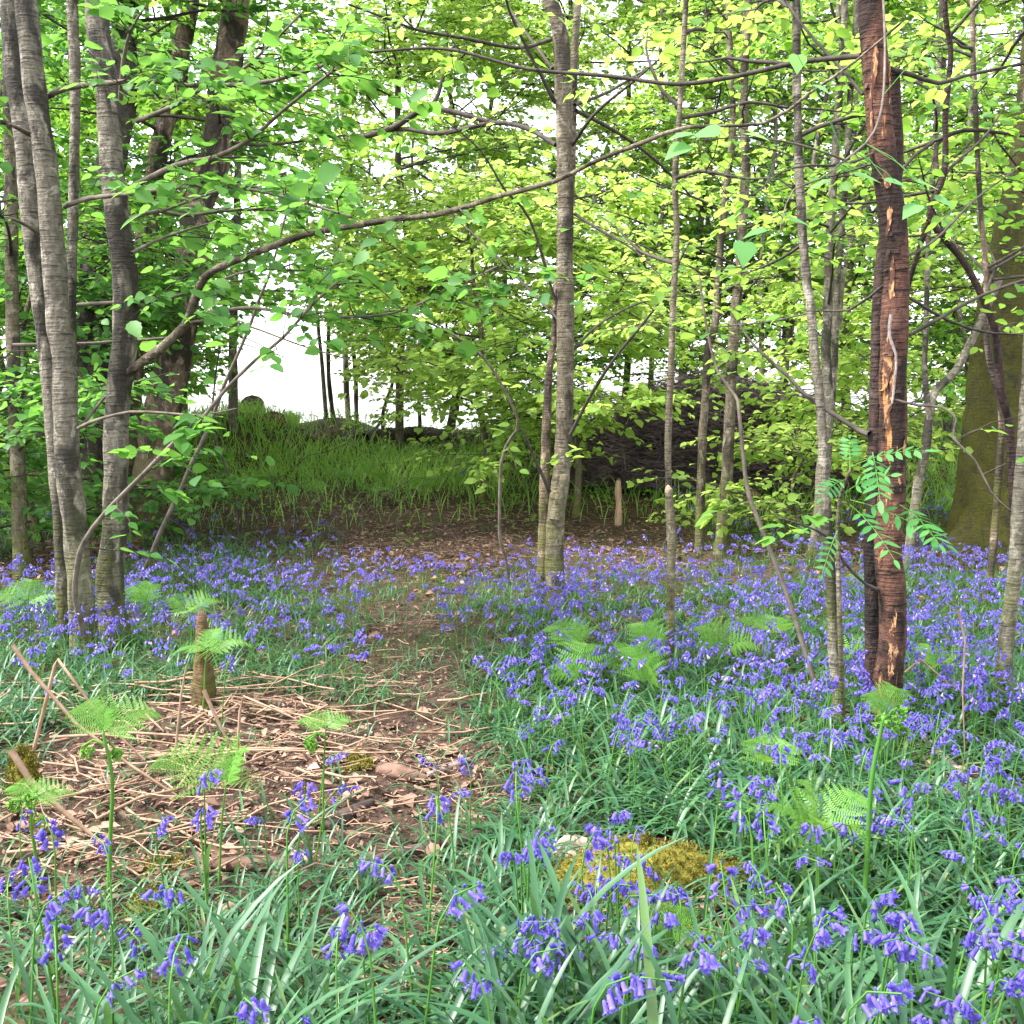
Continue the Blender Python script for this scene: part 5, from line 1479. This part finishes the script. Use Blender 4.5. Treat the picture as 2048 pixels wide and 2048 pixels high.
def fern(label, px_base, py_base, px_top, py_top, fronds, stem_r=.0032, objs=True, group=None, curl=0):
    """fronds: (azimuth degrees, length m, pitch degrees)"""
    b = gp(px_base, py_base); d = b[1]
    t = thing('fern', b, label, 'fern', group)
    top = at(px_top, py_top, d)
    P = np.array([b - (0, 0, .02), b * .65 + top * .35 + rn.normal(0, .006, 3), b * .3 + top * .7 + rn.normal(0, .006, 3), top])
    bf = Buf(); trunk_tube(bf, P, np.linspace(stem_r, stem_r * .6, 4), 6, .03, .03, seed=int(px_top)); bf.build('stem', M['stem_green'], t, True)
    if curl:      # tightly rolled tips that have yet to open
        for c_ in range(curl):
            th = np.linspace(0, 8.5, 22); rr = .014 * (1 - th / 10.5) * rn.uniform(.7, 1.2); aa = rn.uniform(0, 6.28)
            off = top + np.array([math.cos(aa) * .035, math.sin(aa) * .02, rn.uniform(-.05, .012)])
            ctr = off + (0, 0, -.002)
            Sp = np.stack([ctr[0] + rr * np.cos(th + 2), ctr[1] + rr * np.sin(th) * .3 + th * .0008, ctr[2] + rr * np.sin(th + 2)], 1)
            Sp = np.vstack([top - (0, 0, .02), (top + Sp[0]) / 2, Sp])
            V, Q = tubes(Sp[None], np.linspace(.0024, .0012, len(Sp))[None], 4)
            bf = Buf(); bf.add(V, None, Q)
            for k in range(4, len(Sp) - 1):
                for sg in (-1, 1):
                    F = frame(np.array([np.array([0, sg * 1.0, 0]) + rn.normal(0, .5, 3)]), rn.normal(0, 1, (1, 3)))[0] * .011
                    bf.add(LEAF_FAR_V @ F.T + Sp[k], LEAF_FAR_T)
            bf.build('curled_tip', M['fern'], t)
    for az, L, pitch in fronds:
        a, p = math.radians(az), math.radians(pitch + rn.uniform(12, 48))
        D = np.array([math.cos(a) * math.cos(p), math.sin(a) * math.cos(p), math.sin(p)])
        s = np.linspace(0, 1, 9)
        S = top + D * (s * L)[:, None]; S[:, 2] -= L * .6 * s ** 2.2
        V, Q = tubes(S[None], np.linspace(.0013, .0004, 9)[None], 3)
        bf = Buf(); bf.add(V, None, Q)
        side = norm(np.cross(norm(np.array([rn.normal(0, .3), rn.uniform(-.9, -.2), 1.0])), D)); up = np.cross(D, side)
        jobs = []
        npair = 9
        for i in range(npair):
            u = .08 + .9 * i / npair
            c = np.array([np.interp(u, s, S[:, k]) for k in range(3)])
            tg = norm(np.array([np.interp(min(1, u + .05), s, S[:, k]) - np.interp(u - .05, s, S[:, k]) for k in range(3)]))
            ln = L * rn.uniform(.34, .44) * (1 - u) ** .8 + .006
            for sg in (-1, 1):
                X = norm(tg * .42 + side * sg + up * rn.normal(.05, .1))
                F = frame(np.array([X]), np.array([up + rn.normal(0, .1, 3)]))[0] * ln
                jobs.append((F, c))
        if not (u > 2): jobs.append((frame(np.array([norm(S[-1] - S[-2])]), np.array([up]))[0] * L * .1, S[-2]))
        if objs:
            fo = bf.build('frond', M['stem_green'], t)
            for F, c in jobs:
                ob = link('pinna', pinna_me, fo)
                mx = Matrix([[*F[0], 0], [*F[1], 0], [*F[2], 0], [0, 0, 0, 1]]); mx.translation = Vector(c - ORIGIN[fo.name])
                ob.matrix_local = mx
        else:
            for F, c in jobs: bf.add(PV @ F.T + c, *PF)
            bf.build('frond', M['fern'], t)
    return t
fern('bright fern fronds spreading over the snapped mossy stake', 402, 1430, 415, 1300, [(10, .17, 15), (170, .13, 10), (80, .14, 30), (-60, .12, 5)])
fern('tall thick-stemmed young fern with curled fronds on the left', 215, 1800, 206, 1468, [(20, .16, 25), (160, .14, 30), (95, .10, 55)], .005, curl=2)
fern('yellow-green fern spread on the litter left of the path', 435, 1800, 452, 1570, [(175, .22, 12), (10, .17, 30), (-30, .12, 15), (75, .1, 20)], .003)
fern('thin fern with small curled top over the dead stalks', 648, 1700, 652, 1455, [(20, .08, 20), (165, .09, 20)], .003, curl=2)
fern('broad fern with layered fronds right of the path', 1640, 1860, 1640, 1665, [(170, .2, 15), (20, .19, 20), (110, .2, 35), (-60, .15, 0), (215, .17, 5)], .004)
fern('feathery fern behind the broad one', 1545, 1680, 1535, 1530, [(150, .13, 30), (30, .14, 20), (-80, .1, 10)], .003)
fern('tall dark-stemmed unfurling fern before the red-brown trunk foot', 1722, 1890, 1768, 1430, [(25, .11, 50), (150, .09, 40)], .0055, curl=4)
fern('pale fern in front of the moss hummock', 1330, 1985, 1345, 1885, [(120, .17, 35), (-20, .14, 25), (60, .12, 40), (200, .1, 10)], .003)
fern('slim upright fern by the dark-flanked tree', 322, 1310, 292, 1205, [(150, .17, 30), (40, .16, 40), (250, .1, 20)], .004)
fern('low fern at the left edge behind the bluebells', 60, 1290, 55, 1205, [(170, .22, 20), (10, .2, 15), (80, .2, 35)], .003)
fern('curled fern among bluebells at the left edge', 60, 1800, 62, 1600, [(30, .1, 20), (160, .09, 25)], .004, curl=3)
fern('fern rising among the crowded bluebells left of the mossy stake', 385, 1330, 375, 1225, [(20, .18, 35), (170, .16, 30), (-70, .14, 10)], .003)
for k in range(11):
    px, py = rn.uniform(1130, 2000), rn.uniform(1180, 1400)
    fern('small pale fern standing among the crowded bluebells on the right', px, py + 45, px + rn.uniform(-10, 10), py - 25, [(rn.uniform(0, 360), rn.uniform(.14, .26), rn.uniform(5, 35)) for _ in range(3)], .0025, False, 'ferns among the bluebells on the right')
for k in range(6):
    px, py = rn.uniform(500, 950), rn.uniform(960, 1010)
    fern('small fern at the back of the clearing left of the forked tree', px, py, px, py - 25, [(rn.uniform(0, 360), rn.uniform(.2, .35), rn.uniform(5, 35)) for _ in range(3)], .0025, False, 'ferns at the back of the clearing')

tot = sum(len(m.loops) - 2 * len(m.polygons) for m in bpy.data.meshes)
print('TRIANGLES', tot)
